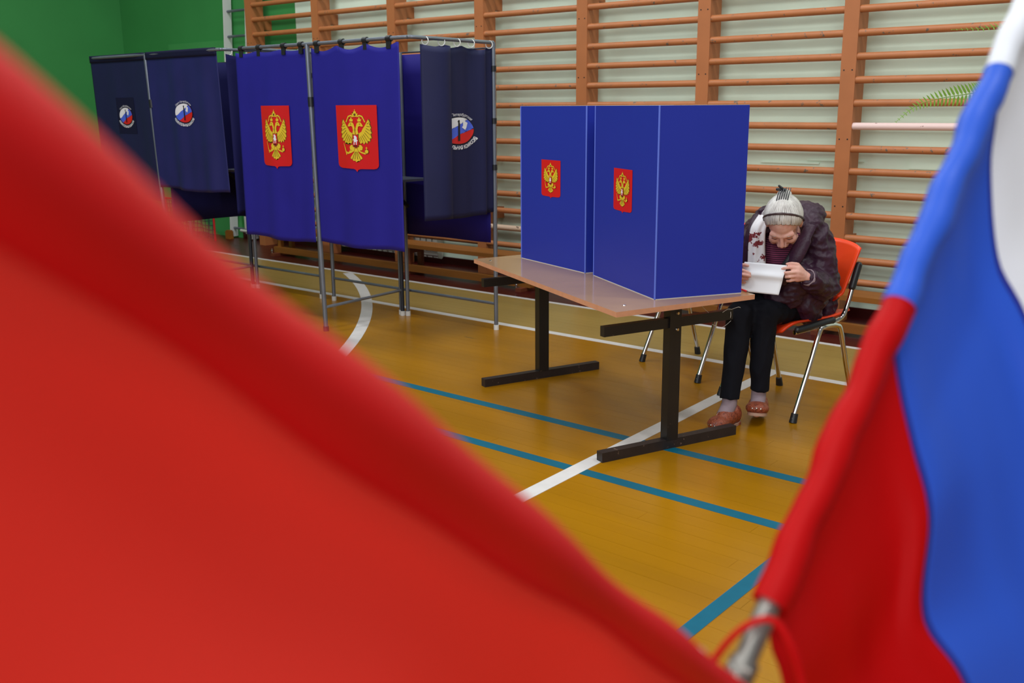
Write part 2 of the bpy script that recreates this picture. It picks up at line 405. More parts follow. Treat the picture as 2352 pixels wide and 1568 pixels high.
tag(net.build('mesh_net', NETM, gn), kind='stuff')
MB().tube([(-10.99, 6.56, 0), (-10.99, 6.56, .44)], .012, 8).tube([(-9.99, 6.56, 0), (-9.99, 6.56, .44)], .012, 8).tube([(-10.99, 6.56, .44), (-9.99, 6.56, .44)], .010, 8).build('net_frame', REDP, gn, smooth=True)
tag(MB().box((-10.03, 6.78, .045), (.075, .06, .09)).box((-10.03, 6.78, .095), (.06, .045, .01)).build('wooden_block', BENCH), 'small wooden block on the floor by the net', 'block')
bx = empty('notice_board', (-10.8, 6.62, .36), 'small yellow printed card above the net in the corner', 'card')
MB().box((-10.8, 6.62, .41), (.2, .01, .09)).build('card', YELP, bx); MB().box((-10.77, 6.613, .41), (.05, .004, .04)).build('print', GREEN, bx)
MB().box((-10.8, 6.63, .38), (.02, .01, .76)).build('stake', STEELD, bx)

# ------------------------------------------------------------------ printed emblems
def spl(pts, n=5): return [(v.x, v.y) for v in bez([(a, b, 0) for a, b in pts], n)]
def tri_poly(mb, pts, fn, lift, mi, step=.12):
    """flat polygon in emblem space, triangulated, mapped by fn(u,v,lift)"""
    bm = bmesh.new(); vs = [bm.verts.new((p[0], p[1], 0)) for p in pts]
    try: f = bm.faces.new(vs)
    except ValueError: bm.free(); return
    bmesh.ops.triangulate(bm, faces=[f])
    for _ in range(5):
        big = [e for e in bm.edges if e.calc_length() > step*2.2]
        if not big: break
        bmesh.ops.subdivide_edges(bm, edges=big, cuts=1); bmesh.ops.triangulate(bm, faces=bm.faces[:])
    bm.verts.index_update(); mb.cur = mi
    mb.add([fn(v.co.x, v.co.y, lift) for v in bm.verts], [tuple(v.index for v in f.verts) for f in bm.faces])
    bm.free(); mb.cur = 0
def ell(cx, cy, a, b, n=20, t0=0, t1=2*math.pi): return [(cx+a*math.cos(t0+(t1-t0)*i/n), cy+b*math.sin(t0+(t1-t0)*i/n)) for i in range(n)]
def eagle(name, parent, fn):
    """red shield with a gold double-headed eagle: u -1..1, v -1.5..1.35"""
    mb = MB(); R_, G_, O_, W_, B_ = 0, 1, 2, 3, 4
    k = .0011
    def P(pts, l, m): tri_poly(mb, pts, fn, l*k, m)
    sh = [(-1, 1.5), (1, 1.5), (1, -1.28)]+[(1-.22*(1-math.cos(a)), -1.28-.2*math.sin(a)) for a in (.5, 1.0, 1.57)]+[(.16, -1.5), (.06, -1.54), (0, -1.64), (-.06, -1.54), (-.16, -1.5)]+[(-1+.22*(1-math.cos(a)), -1.28-.2*math.sin(a)) for a in (1.57, 1.0, .5)]+[(-1, -1.28)]
    P(sh, 1, R_)
    for s in (-1, 1):
        wing = [(-.62, .88), (-.70, .70), (-.66, .66), (-.755, .45), (-.70, .42), (-.775, .20), (-.71, .18), (-.76, -.04), (-.68, -.04), (-.68, -.20), (-.58, -.17), (-.54, -.31), (-.45, -.23), (-.38, -.35), (-.31, -.25), (-.22, -.33), (-.16, -.2), (-.12, .02), (-.16, .2), (-.27, .27), (-.33, .4), (-.46, .6), (-.55, .76)]
        P([(s*a*-1 if s > 0 else a, b) for a, b in wing], 2, O_)
        P([((a*.95-.005)*(-1 if s > 0 else 1), b*.95+.005) for a, b in wing], 3, G_)
        for i in range(9):                                   # feather lines
            t = i/8; a0_ = (-.50+t*.36, .60-t*.55); a1_ = [(-.63, .70), (-.68, .5), (-.70, .3), (-.70, .10), (-.64, -.08), (-.55, -.2), (-.44, -.22), (-.33, -.23), (-.22, -.2)][i]
            dx, dy = a1_[0]-a0_[0], a1_[1]-a0_[1]; l_ = math.hypot(dx, dy); nx, ny = -dy/l_*.011, dx/l_*.011
            q = [(a0_[0]+dx*.25+nx, a0_[1]+dy*.25+ny), (a1_[0]+nx*.6, a1_[1]+ny*.6), (a1_[0]-nx*.6, a1_[1]-ny*.6), (a0_[0]+dx*.25-nx, a0_[1]+dy*.25-ny)]
            P([(x*(-1 if s > 0 else 1), y) for x, y in q], 4, O_)
        head = [(-.02, .12), (-.14, .16), (-.10, .34), (-.13, .50), (-.20, .54), (-.27, .50), (-.35, .52), (-.30, .62), (-.24, .70), (-.14, .71), (-.07, .64), (-.03, .48), (0, .36)]
        P([(x*(-1 if s > 0 else 1), y) for x, y in head], 4, G_)
        P([(x*(-1 if s > 0 else 1), y) for x, y in ell(-.20, .62, .022, .022, 8)], 5, O_)
        P([(x*(-1 if s > 0 else 1), y) for x, y in [(-.27, .50), (-.36, .50), (-.34, .45), (-.28, .47)]], 4, EI)if False else None
        crown = [(-.25, .74), (-.11, .74), (-.09, .86), (-.14, .83), (-.16, .92), (-.18, .96), (-.20, .92), (-.22, .83), (-.27, .86)]
        P([(x*(-1 if s > 0 else 1), y) for x, y in crown], 3, G_)
        rib = [(-.08, 1.0), (-.2, 1.06), (-.34, 1.0), (-.42, .82), (-.47, .72), (-.42, .70), (-.36, .84), (-.30, .95), (-.2, .99), (-.09, .94)]
        P([(x*(-1 if s > 0 else 1), y) for x, y in rib], 2, O_); P([(x*.98*(-1 if s > 0 else 1), y*.995) for x, y in rib], 3, G_)
        leg = [(-.05, -.36), (-.22, -.36), (-.30, -.46), (-.27, -.60), (-.16, -.62), (-.20, -.66), (-.36, -.72), (-.46, -.68), (-.50, -.74), (-.40, -.80), (-.22, -.74), (-.10, -.66), (-.06, -.5)]
        P([(x*1.03*(-1 if s > 0 else 1), y) for x, y in leg], 2, O_); P([(x*(-1 if s > 0 else 1), y) for x, y in leg], 3, G_)
    P([(-.10, .96), (.10, .96), (.13, 1.12), (.07, 1.10), (.06, 1.2), (.015, 1.22), (.015, 1.3), (-.015, 1.3), (-.015, 1.22), (-.06, 1.2), (-.07, 1.10), (-.13, 1.12)], 4, G_)
    P(ell(0, 1.06, .05, .06, 10), 5, O_)
    tail = [(-.05, -.52), (-.10, -.72), (-.24, -.92), (-.27, -1.0), (-.18, -1.05), (-.13, -1.12), (-.06, -1.10), (0, -1.18), (.06, -1.10), (.13, -1.12), (.18, -1.05), (.27, -1.0), (.24, -.92), (.10, -.72), (.05, -.52)]
    P([(a*1.06, b*1.01) for a, b in tail], 2, O_); P(tail, 3, G_)
    for a in (-.13, -.045, .045, .13): P([(a*.35-.008, -.68), (a*.35+.008, -.68), (a*1.35+.012, -1.04), (a*1.35-.012, -1.04)], 4, O_)
    P([(-.14, .14), (-.14, -.2), (-.14, -.44), (0, -.50), (.14, -.44), (.14, .14)], 4, O_)
    P([(-.115, .11), (-.115, -.42), (0, -.47), (.115, -.42), (.115, .11)], 5, R_)
    P([(-.07, .06), (-.02, .09), (.03, .06), (.07, -.02), (.06, -.1), (.10, -.16), (.06, -.2), (.05, -.36), (.02, -.34), (.02, -.22), (-.04, -.22), (-.05, -.36), (-.085, -.34), (-.07, -.2), (-.10, -.1), (-.05, -.06)], 6, W_)
    P([(-.09, -.38), (.09, -.38), (.06, -.43), (-.07, -.43)], 6, B_)
    P([(-.62, -.28), (-.595, -.29), (-.47, -.66), (-.44, -.84), (-.48, -.84), (-.52, -.68)], 4, G_)            # sceptre
    P(ell(.48, -.66, .10, .11, 14), 4, O_); P(ell(.48, -.66, .08, .09, 14), 5, G_)
    P([(.465, -.56), (.495, -.56), (.495, -.44), (.465, -.44)], 5, G_); P([(.43, -.51), (.53, -.51), (.53, -.485), (.43, -.485)], 5, G_)
    return mb.build(name, [ERED, EGOLD, EOLIVE, EWHITE, EBLACK], parent, smooth='open')
def text_verts(txt, bold, shear):
    cu = bpy.data.curves.new('t', 'FONT'); cu.body = txt; cu.size = 1; cu.shear = shear; cu.resolution_u = 2; cu.offset = bold
    o = bpy.data.objects.new('t', cu); COL.objects.link(o)
    dg = bpy.context.evaluated_depsgraph_get(); me = bpy.data.meshes.new_from_object(o.evaluated_get(dg))
    v = [tuple(p.co[:2]) for p in me.vertices]; f = [tuple(p.vertices) for p in me.polygons]
    bpy.data.objects.remove(o); bpy.data.meshes.remove(me); bpy.data.curves.remove(cu)
    return v, f
def logo(name, parent, fn):
    """oval flag badge with a dark column, a ballot sheet and lettering above and below"""
    mb = MB(); k = .0011
    def P(pts, l, m): tri_poly(mb, pts, fn, l*k, m)
    a, b = 1.0, .80
    P(ell(0, 0, a*1.05, b*1.06, 40), 1, 4)
    P(ell(0, 0, a, b, 40), 2, 0)
    def above(curve, l, m):
        c = spl(curve, 5); t0 = math.atan2(c[-1][1]/b, c[-1][0]/a); t1 = math.atan2(c[0][1]/b, c[0][0]/a)
        if t1 < t0: t1 += 2*math.pi
        P(c[:-1]+[(a*math.cos(t0+(t1-t0)*i/24), b*math.sin(t0+(t1-t0)*i/24)) for i in range(24)], l, m)
    above([(-.60, -.64), (-.35, -.50), (-.02, -.24), (.32, .06), (.62, .26), (.85, .27), (.99, .10)], 3, 2)
    above([(-.97, -.20), (-.75, -.16), (-.45, .06), (-.05, .40), (.25, .62), (.55, .668)], 4, 3)
    P([(-.06, .40), (-.05, .48), (-.09, .56), (-.05, .63), (.0, .66), (.04, .60), (.03, .50), (.05, .40), (.05, -.62), (-.07, -.62)], 5, 4)
    P([(.24, .62), (.55, .46), (.50, .32), (.46, .18), (.37, .04), (.16, .20), (.24, .30)], 5, 3)
    for txt, bold, shear, t0, t1, r0, hgt, top in (('Санкт-Петербургская', .0, .3, 140, 40, 1.10, .17, True), ('ИЗБИРАТЕЛЬНАЯ КОМИССИЯ', .03, 0, 205, 335, 1.12, .22, False)):
        v, f = text_verts(txt, bold, shear); xs = [q[0] for q in v]; x0, x1 = min(xs), max(xs)
        out = []
        for x, y in v:
            t = math.radians(t0+(t1-t0)*(x-x0)/(x1-x0)); yy = y*hgt/.72
            rr = (r0+yy) if top else (r0+hgt-yy)
            out.append(fn((a+rr-1)*math.cos(t), (b+(rr-1))*math.sin(t), 2*k))
        mb.cur = 3; mb.add(out, f); mb.cur = 0
    return mb.build(name, [ERED, EGOLD, EBLUE, EWHITE, EBLACK], parent, smooth='open')

# ------------------------------------------------------------------ curtains
def curtain(name, label, group, path, ztop, zbot, m, amp=.012, waves=5, ph=0, scallop=.0, header=None, nv=40, tilt=0, extra=None):
    """cloth hanging under a plan path; returns root and a surface function (dist 0..1, z, lift)"""
    pl = bez([(x, y, 0) for x, y in path], 14); L = [0]
    for i in range(1, len(pl)): L.append(L[-1]+(pl[i]-pl[i-1]).length)
    tot = L[-1]
    def plan(u):
        d = max(0, min(1, u))*tot; i = 1
        while i < len(L)-1 and L[i] < d: i += 1
        t = (d-L[i-1])/max(1e-6, L[i]-L[i-1]); a, b = pl[i-1], pl[i]
        d2 = (b-a).normalized(); return a.lerp(b, t), Vector((d2.y, -d2.x, 0))
    def surf(u, z, lift=0):
        p_, n_ = plan(u); v = (ztop-z)/(ztop-zbot)
        wv = amp*(.25+.75*v)*(math.sin(u*waves*2*math.pi+ph+.6*math.sin(v*2.1+ph)) + .5*math.sin(u*waves*3.7*math.pi+ph*2+v*1.3))
        if extra: wv += extra(u, v)
        p_ = p_ + n_*(wv+lift); return Vector((p_.x+tilt*v, p_.y, z))
    c = surf(.5, zbot); root = empty(name, (c.x, c.y, zbot), label, 'curtain', group)
    def ztop_u(u):
        if not scallop: return ztop
        return ztop-scallop*abs(math.sin(u*math.pi*scn+sp))
    scn, sp = 3.0, .15
    nu = max(50, int(waves*14))
    mb = MB().grid(nu, nv, lambda u, v: surf(u, ztop_u(u)+(zbot+.008*math.sin(u*7+ph)-ztop_u(u))*v))
    cl = solid(mb.build('cloth', m, root, smooth='open'), .002)
    if header:
        solid(MB().grid(30, 4, lambda u, v: surf(u, ztop+.006-header*v, .006)).build('header_hem', CNAVYH, root, smooth='open'), .003)
    return root, surf, tot
def flip(fn): return fn
RODZ = 1.892
FY = 4.281
# --- near unit, two royal blue front curtains
def front_emblem(root, surf, tot, uc, zc, hw, hh, kind, name):
    sgn = 1
    def fn(u, v, l): return surf(uc+u*hw/tot, zc+v*hh, .006+l)
    return (eagle if kind == 'e' else logo)(name, root, fn)
c1, s1, t1 = curtain('booth_curtain', 'royal blue curtain with red eagle shield, left of the front grey post', 'royal blue eagle curtains', [(-6.10, FY), (-5.72, FY-.01), (-5.335, FY+.01)], 1.868, .60, CBLUE, .007, 2.2, .4, .012)
c2, s2, t2 = curtain('booth_curtain', 'royal blue curtain with red eagle shield, right of the front grey post', 'royal blue eagle curtains', [(-5.285, FY+.005), (-4.88, FY-.012), (-4.465, FY)], 1.872, .612, CBLUE, .007, 2.0, 1.6, .03)
front_emblem(c1, s1, t1, .545, 1.306, .150, .1345, 'e', 'eagle_shield')
front_emblem(c2, s2, t2, .520, 1.310, .192, .1310, 'e', 'eagle_shield')
def straps(root, xs, y):
    for x in xs:
        MB().tube([(x-.018, y, RODZ), (x+.018, y, RODZ)], .019, 12).box((x, y-.004, RODZ-.035), (.036, .012, .045)).build('strap', BLACKP, root, smooth=40)
straps(c1, (-6.03, -5.83, -5.56, -5.38), FY); straps(c2, (-5.22, -4.98, -4.76, -4.55), FY)
# --- near unit, navy entry curtain on the open right side, gathered at its left end
SX = -4.386
c3, s3, t3 = curtain('booth_curtain', 'navy entry curtain on white rings at the open right side of the near booth', 'navy badge curtains',
    [(SX-.01, 4.385), (SX+.055, 4.46), (SX+.080, 4.52), (SX+.06, 4.575), (SX-.01, 4.575), (SX-.05, 4.53), (SX-.02, 4.62), (SX-.006, 4.68), (SX-.008, 4.75), (SX-.02, 4.82), (SX+.0, 4.88), (SX+.025, 4.93), (SX-.015, 4.98), (SX, 5.03)], 1.862, .80, CNAVY, .004, 3, .3, .02, nv=30)
def pt_u(surf, tot, y):   # path fraction on the flat part of the entry curtain
    return 1-(5.03-y)/tot
def fnl(u, v, l): return s3(pt_u(s3, t3, 4.672+u*.150), 1.345+v*.102, .004+l)
logo('commission_badge', c3, fnl)
def ring(p_, root, rz=0):
    pts = [Vector((p_[0]+math.sin(rz)*.022*math.cos(a), p_[1]+math.cos(rz)*.022*math.cos(a), p_[2]+.024*math.sin(a))) for a in [i*2*math.pi/14 for i in range(15)]]
    MB().tube(pts, .0032, 6, False).build('ring', WHITEP, root, smooth=True)
for y, rz in ((4.42, 1.3), (4.56, .5), (4.70, 1.3), (4.83, 1.2), (5.0, .7)): ring((SX, y, RODZ-.014), c3, rz)
# --- far unit: two navy front curtains with headers, dark side curtain
LY = 4.25; LC = -7.175
c4, s4, t4 = curtain('booth_curtain', 'dark navy curtain with oval badge patch, furthest left', 'navy badge curtains', [(-8.06, LY), (-7.6, LY+.01), (-7.225, LY)], 1.905, .78, CNAVY, .006, 2, 2.2, 0, header=.055, tilt=.06)
c5, s5, t5 = curtain('booth_curtain', 'lighter navy curtain with oval badge between far post and blue curtains', 'navy badge curtains', [(-7.205, LY), (-6.7, LY-.012), (-6.29, LY)], 1.905, .89, CNAVY2, .012, 2.6, .7, 0, header=.055, tilt=.045)
def badge(c, s, t, uc, zc, hw, hh):
    def fn(u, v, l): return s(uc+u*hw/t, zc+v*hh, .004+l)
    return logo('commission_badge', c, fn)
badge(c4, s4, t4, .540, 1.437, .088, .080)
MB().grid(8, 8, lambda u, v: s4(.540+(u-.5)*.26/t4, 1.58-.28*v, .003)).build('badge_patch', CNAVYH, c4, smooth='open')
badge(c5, s5, t5, .505, 1.460, .100, .085)
c6, s6, t6 = curtain('booth_curtain', 'very dark navy side curtain seen edge-on between the two booth units', 'navy badge curtains', [(-6.25, 4.30), (-6.22, 4.5), (-6.26, 4.7), (-6.24, 4.98)], 1.87, .74, CNIGHT, .018, 3, 0, .02)
for y in (4.33, 4.55): ring((-6.25, y, RODZ-.01), c6, .8)

# ------------------------------------------------------------------ booth frames
def post(mb, x, y, z1=1.88, r=.0145): return mb.tube([(x, y, .03), (x, y, z1)], r, 10)
def booth(cx, xl, xr, fy, by, lean, label, cloth):
    o = empty('voting_booth', (cx, (fy+by)/2, 0), label, 'booth', 'steel framed voting booths')
    def P(x, y, z1=1.88, r=.0145, m=STEEL, x1=None):
        q = MB().tube([(x, y, .03), (x if x1 is None else x1, y, z1)], r, 10).build('post', m, o, smooth=40)
        MB().tube([(x, y, 0), (x, y, .034)], r+.004, 10).build('foot_cap', WHITEP if y > fy+.1 else STEELD, q, smooth=40)
        return q
    q = P(cx, fy, RODZ, .0155, STEEL, cx+lean); MB().tube([(cx+lean*.7, fy, 1.50), (cx+lean*.75, fy, 1.56)], .021, 10).build('joint_clip', BLACKP, q, smooth=40)
    for dx in (-.035, .0, .035): P(cx+.035+dx, by-(.065 if dx == 0 else .045), 1.86, .0145, STEELD if dx == 0 else STEEL)
    q = P(xr, by, RODZ); 
    for z in (1.10, 1.40, 1.73): MB().tube([(xr, by, z-.018), (xr, by, z+.018)], .019, 10).build('joint_clip', BLACKP, q, smooth=40)
    P(xl, by, RODZ)
    rod = [(xl, by, RODZ), (xl, fy+.12, RODZ+.004), (xl+.03, fy+.03, RODZ+.004), (xl+.10, fy, RODZ+.002), (cx, fy, RODZ), (xr-.12, fy, RODZ+.002), (xr-.03, fy+.03, RODZ+.004), (xr, fy+.12, RODZ+.003), (xr, by, RODZ)]
    MB().tube(bez(rod, 6), .0115, 8).build('curtain_rod', STEEL, o, smooth=True)
    MB().tube([(xl, by, 1.86), (xr, by, 1.86)], .006, 6).build('wire', STEELD, o, smooth=True)
    for a, b in (((xl, by, .18), (cx+.03, by, .18)), ((cx+.04, by, .18), (xr, by, .18)), ((cx, fy, .165), (cx+.035, by-.03, .19))):
        MB().tube([a, b], .0105, 8).build('brace', STEEL, o, smooth=True)
    def sheet(nm, p0, p1, z0, z1, m):
        p0, p1 = Vector(p0), Vector(p1); d = (p1-p0); n_ = Vector((d.y, -d.x, 0)).normalized()
        solid(MB().grid(24, 10, lambda u, v: p0+d*u+n_*(.008*math.sin(u*9+v))+Vector((0, 0, z0+(z1-z0)*v))).build(nm, m, o, smooth='open'), .002)
    sheet('back_cloth', (cx-.01, by-.02, 0), (xr-.02, by-.02, 0), .60, 1.845, cloth)
    sheet('back_cloth', (xl+.02, by-.02, 0), (cx-.01, by-.02, 0), .60, 1.845, cloth)
    sheet('partition_cloth', (cx+.01, fy+.04, 0), (cx+.035, by-.02, 0), .62, 1.845, CNIGHT)
    sh = MB().box((cx+.20, by-.19, 1.005), (.27, .26, .016)).build('writing_shelf', STEEL, o)
    MB().bar((cx+.1, by-.04, .80), (cx+.1, by-.28, .99), .02, .02).build('shelf_bracket', STEELD, sh)
    return o
booth(-5.275, -6.09, SX, FY, 5.04, -.045, 'grey steel frame of the near booth with royal blue curtains', CBLUED)
booth(LC+.075, -8.05, -6.24, LY, 5.04, -.118, 'grey steel frame of the far booth with navy curtains', CNIGHT)

# ------------------------------------------------------------------ table
TZ = .685
A, B_, C_ = Vector((-3.629, 3.990, 0)), Vector((-2.210, 3.278, 0)), Vector((-1.952, 3.973, 0)); D_ = A+C_-B_
tb = empty('table', ((A+C_)/2), 'beech laminate table on black steel T-legs carrying two blue screens', 'table')
mbt = MB(); q = [B_, C_, D_, A]
mbt.add([v+Vector((0, 0, TZ)) for v in q]+[v+Vector((0, 0, TZ-.022)) for v in q], [(0, 1, 2, 3), (7, 6, 5, 4)])
mbt.cur = 1; mbt.add([v+Vector((0, 0, TZ)) for v in q]+[v+Vector((0, 0, TZ-.022)) for v in q], [(i, 4+i, 4+(i+1) % 4, (i+1) % 4) for i in range(4)])
tt = mbt.build('tabletop', [TTOP, TEDGE], tb)
sd = Vector((math.cos(math.radians(69.2)), math.sin(math.radians(69.2)), 0)); ldv = Vector((sd.y, -sd.x, 0))
for c, nm in ((Vector((-3.376, 4.269, 0)), 'far'), (Vector((-2.199, 3.699, 0)), 'near')):
    lg = MB().bar(c+Vector((0, 0, .04)), c+Vector((0, 0, TZ-.03)), .046, .062, sd).build('leg', BLACKM, tb)
    MB().bar(c-sd*.375+Vector((0, 0, .022)), c+sd*.375+Vector((0, 0, .022)), .042, .044).build('foot_bar', SCUFF, lg)
    MB().bar(c-sd*.37+Vector((0, 0, .575)), c+sd*.33+Vector((0, 0, .575)), .03, .044).build('cross_bar', BLACKM, lg)
    MB().bar(c-sd*.25+Vector((0, 0, TZ-.034)), c+sd*.25+Vector((0, 0, TZ-.034)), .04, .022).build('top_plate', BLACKM, lg)
    sgn = ldv if nm == 'near' else -ldv
    for z in (.617, .545):
        for s_ in (1,):
            pp = c+sgn*.024+sd*.008+Vector((0, 0, z)); MB().tube([pp, pp+ldv*.006 if nm == 'near' else pp-ldv*.006], [.0085, .006], 10).build('bolt', CHROME, lg, smooth=30)
for p_ in (at(1453, 693, 4.4), ):
    pass
for xy in (B_+(A-B_).normalized()*.10+(C_-B_).normalized()*.10, A+(B_-A).normalized()*.10+(D_-A).normalized()*.06):
    MB().tube([xy+Vector((0, 0, TZ)), xy+Vector((0, 0, TZ+.002))], [.008, .006], 10).build('screw', CHROME, tt)
# clip and string with a pen on the near leg's cross bar
ce = Vector((-2.199, 3.699, 0))+sd*.315+Vector((0, 0, .575))
stg = empty('pen_string', ce-Vector((0, 0, .03)), 'thin white string tied with a bow round the table bar end', 'string')
MB().tube([ce+ldv*.0175*math.cos(a)+Vector((0, 0, .0245*math.sin(a))) for a in [i*.45 for i in range(15)]], .0014, 6).build('loop', WHITEP, stg, smooth=True)
MB().tube(bez([ce+ldv*.02+Vector((0, 0, .026)), ce+ldv*.03-sd*.03+Vector((0, 0, .032)), ce+ldv*.03-sd*.06+Vector((0, 0, .02))], 5), .0011, 5).tube(bez([ce+ldv*.02+Vector((0, 0, .026)), ce+ldv*.03+sd*.03+Vector((0, 0, .035)), ce+ldv*.028+sd*.045+Vector((0, 0, .03))], 5), .0011, 5).tube(bez([ce+ldv*.02-Vector((0, 0, .026)), ce+ldv*.02-sd*.05-Vector((0, 0, .05)), ce+ldv*.02-sd*.11-Vector((0, 0, .03))], 6), .0009, 5).tube(bez([ce+ldv*.01-sd*.12+Vector((0, 0, .02)), ce-sd*.15+Vector((0, 0, .05)), ce-sd*.17+Vector((0, 0, TZ-.60))], 6), .0009, 5).build('bow', WHITEP, stg, smooth=True)

# ------------------------------------------------------------------ blue screens
def screen(name, pts, label, em):
    """pts: plan points of the folded board from left wing to right wing; em: (panel index, centre fraction, z, half-width, half-height)"""
    P = [Vector((x, y, 0)) for x, y in pts]; o = empty(name, (sum((v.x for v in P))/len(P), sum((v.y for v in P))/len(P), TZ), label, 'screen', 'folding blue ballot screens')
    z0, z1 = TZ+.001, 1.494
    for i in range(len(P)-1):
        d = (P[i+1]-P[i]).normalized(); n_ = Vector((d.y, -d.x, 0))
        a, b = P[i]+d*.001, P[i+1]-d*.001
        pn = MB().bar(a+Vector((0, 0, (z0+z1)/2)), b+Vector((0, 0, (z0+z1)/2)), .004, z1-z0).build('panel', PANEL, o)
        MB().bar(a+Vector((0, 0, z1+.0006)), b+Vector((0, 0, z1+.0006)), .0042, .0012).build('raw_edge', BOARDW, pn)
        MB().bar(a+Vector((0, 0, z0-.0002))+n_*.0012, b+Vector((0, 0, z0-.0002))+n_*.0012, .004, .003).build('raw_edge', BOARDW, pn)
        if em and i == em[0]:
            c = P[i].lerp(P[i+1], em[1])
            eagle('eagle_shield', pn, lambda u, v, l: c+d*(u*em[3])+n_*(.0026+l*.7)+Vector((0, 0, em[2]+v*em[4])))
    for i in range(1, len(P)-1):
        d = ((P[i]-P[i-1]).normalized()+(P[i]-P[i+1]).normalized()); d = d.normalized()*.0022 if d.length > .01 else Vector((0, 0, 0))
        MB().tube([P[i]+d*.3+Vector((0, 0, z0)), P[i]+d*.3+Vector((0, 0, z1))], .0042, 8).build('crease', CREASE, o, smooth=True)
    return o
def fit_on(P0, P1, pxs):     # centre fraction and half width on a vertical panel from two image columns
    out = []
    for px, py in pxs:
        d = CF + CR*((px-1176)/FPX) - CU*((py-784)/FPX); n_ = Vector((P1[1]-P0[1], -(P1[0]-P0[0]), 0))
        t = (Vector((P0[0], P0[1], 0))-Vector((CAM.x, CAM.y, 0))).dot(n_)/d.dot(n_); p_ = CAM+d*t
        L = Vector((P1[0]-P0[0], P1[1]-P0[1], 0)); out.append(((p_-Vector((P0[0], P0[1], 0))).dot(L)/L.length_squared, p_.z, L.length))
    return out
p1, p2, p4, p5, p6 = (-3.446, 4.180), (-2.873, 3.979), (-2.801, 3.952), (-2.231, 3.599), (-2.015, 3.966)
def emb(P0, P1, l, r, t, b):
    e = fit_on(P0, P1, [(l, (t+b)/2), (r, (t+b)/2), ((l+r)/2, t), ((l+r)/2, b)])
    return ((e[0][0]+e[1][0])/2, (e[2][1]+e[3][1])/2, (e[1][0]-e[0][0])/2*e[0][2], (e[2][1]-e[3][1])/3.1)
e1 = emb(p1, p2, 1245, 1288.5, 366, 453); e2 = emb(p4, p5, 1411, 1453.5, 386, 487)
sw = lambda P, d, L: (P[0]+d[0]*L, P[1]+d[1]*L)
dd = (.49, .871)
screen('ballot_screen', [sw(p1, (.40, .917), .30), p1, p2, sw(p2, dd, .36)], 'blue folding ballot screen with eagle shield at the far end of the table', (1,)+e1)
screen('ballot_screen', [sw(p4, (.56, .83), .40), p4, p5, p6], 'blue folding ballot screen with eagle shield nearest the seated person', (1,)+e2)
pen = empty('pen', Vector((-2.01, 3.995, TZ+.004)), 'red pen lying on the table corner behind the blue screen', 'pen')
MB().tube([(-2.06, 4.03, TZ+.006), (-1.995, 3.985, TZ+.006)], .0045, 8).build('barrel', REDP, pen, smooth=True); MB().tube([(-1.995, 3.985, TZ+.006), (-1.985, 3.978, TZ+.006)], [.004, .001], 8).build('tip', CHROME, pen, smooth=True)

# ------------------------------------------------------------------ chairs (local: x width, -y front)
def make_chair():
    o = empty('chair', (0, 0, 0), '', 'chair', 'orange plastic chairs with chrome legs')
    for s in (-1, 1):
        lg = MB().tube(bez([(s*.268, -.20, .02), (s*.258, -.10, .28), (s*.250, -.045, .425), (s*.248, -.02, .447), (s*.246, .03, .452), (s*.246, .075, .445), (s*.248, .10, .415), (s*.256, .15, .22), (s*.262, .21, .02)], 6), .0125, 10, sx=1.0).build('leg_frame', CHROME, o, smooth=True)
        for y0, y1, sx_ in ((-.20, -.188, .268), (.21, .20, .262)):
            MB().tube([(s*sx_, y0, 0), (s*(sx_-.002), y1, .045)], [.019, .0165], 10).build('foot_cap', BLACKP, lg, smooth=40)
        rl = MB().tube(bez([(s*.232, -.19, .437), (s*.236, -.05, .452), (s*.238, .07, .468), (s*.238, .12, .492), (s*.237, .15, .56), (s*.236, .18, .66), (s*.236, .205, .735)], 6), .0115, 10).build('side_rail', CHROME, o, smooth=True)
        MB().capsule((s*.238, -.175, .449), .017, (s*.242, .045, .474), .017, 10).build('arm_pad', BLACKP, rl, smooth=True)
        MB().capsule((s*.236, .168, .625), .0175, (s*.236, .202, .730), .0175, 10).build('back_sleeve', BLACKP, rl, smooth=True)
    MB().tube([(-.246, .03, .448), (.246, .03, .448)], .010, 8).build('cross_tube', CHROME, o, smooth=True)
    def seat(u, v):
        x = (u-.5)*.43; y = -.235+v*.42
        z = .452+.030*abs(u-.5)**2*4+.028*max(0, v-.6)**2*6-.05*max(0, .22-v)**2*18
        return Vector((x*(1-.10*max(0, .15-v)*6), y, z))
    solid(MB().grid(18, 18, seat).build('seat', ORANGE, o, smooth='open'), .011)
    def back(u, v):
        a = (u-.5); rc = 1-.30*max(0, abs(a)*2-.72)**2*8
        x = a*.515*(.90+.10*v); z = .525+v*.315*(1-.07*(abs(a)*2)**4) + (.035*(abs(a)*2)**2 if False else 0) - .0
        if v < .25: z += .06*(abs(a)*2)**3*(1-v/.25)
        y = .135+v*.105-.055*(abs(a)*2)**2
        return Vector((x, y, z))
    solid(MB().grid(22, 16, back).build('backrest', ORANGE, o, smooth='open'), .010)
    return o
chr3 = make_chair()
wv = Vector((.930, -.368, 0)); bv = Vector((.368, .930, 0)); ang = math.atan2(wv.y, wv.x)
chr3['label'] = 'orange plastic chair with chrome legs, occupied by the seated person'
chr1 = copy_tree(chr3)
chr3.location = Vector((-2.167, 4.473, 0))+bv*.20; chr3.rotation_euler = (0, 0, ang)
chr1['label'] = 'empty orange chair with chrome legs behind the blue ballot screens'
chr1.location = Vector((-2.878, 4.810, 0))+bv*.205; chr1.rotation_euler = (0, 0, ang-.02)

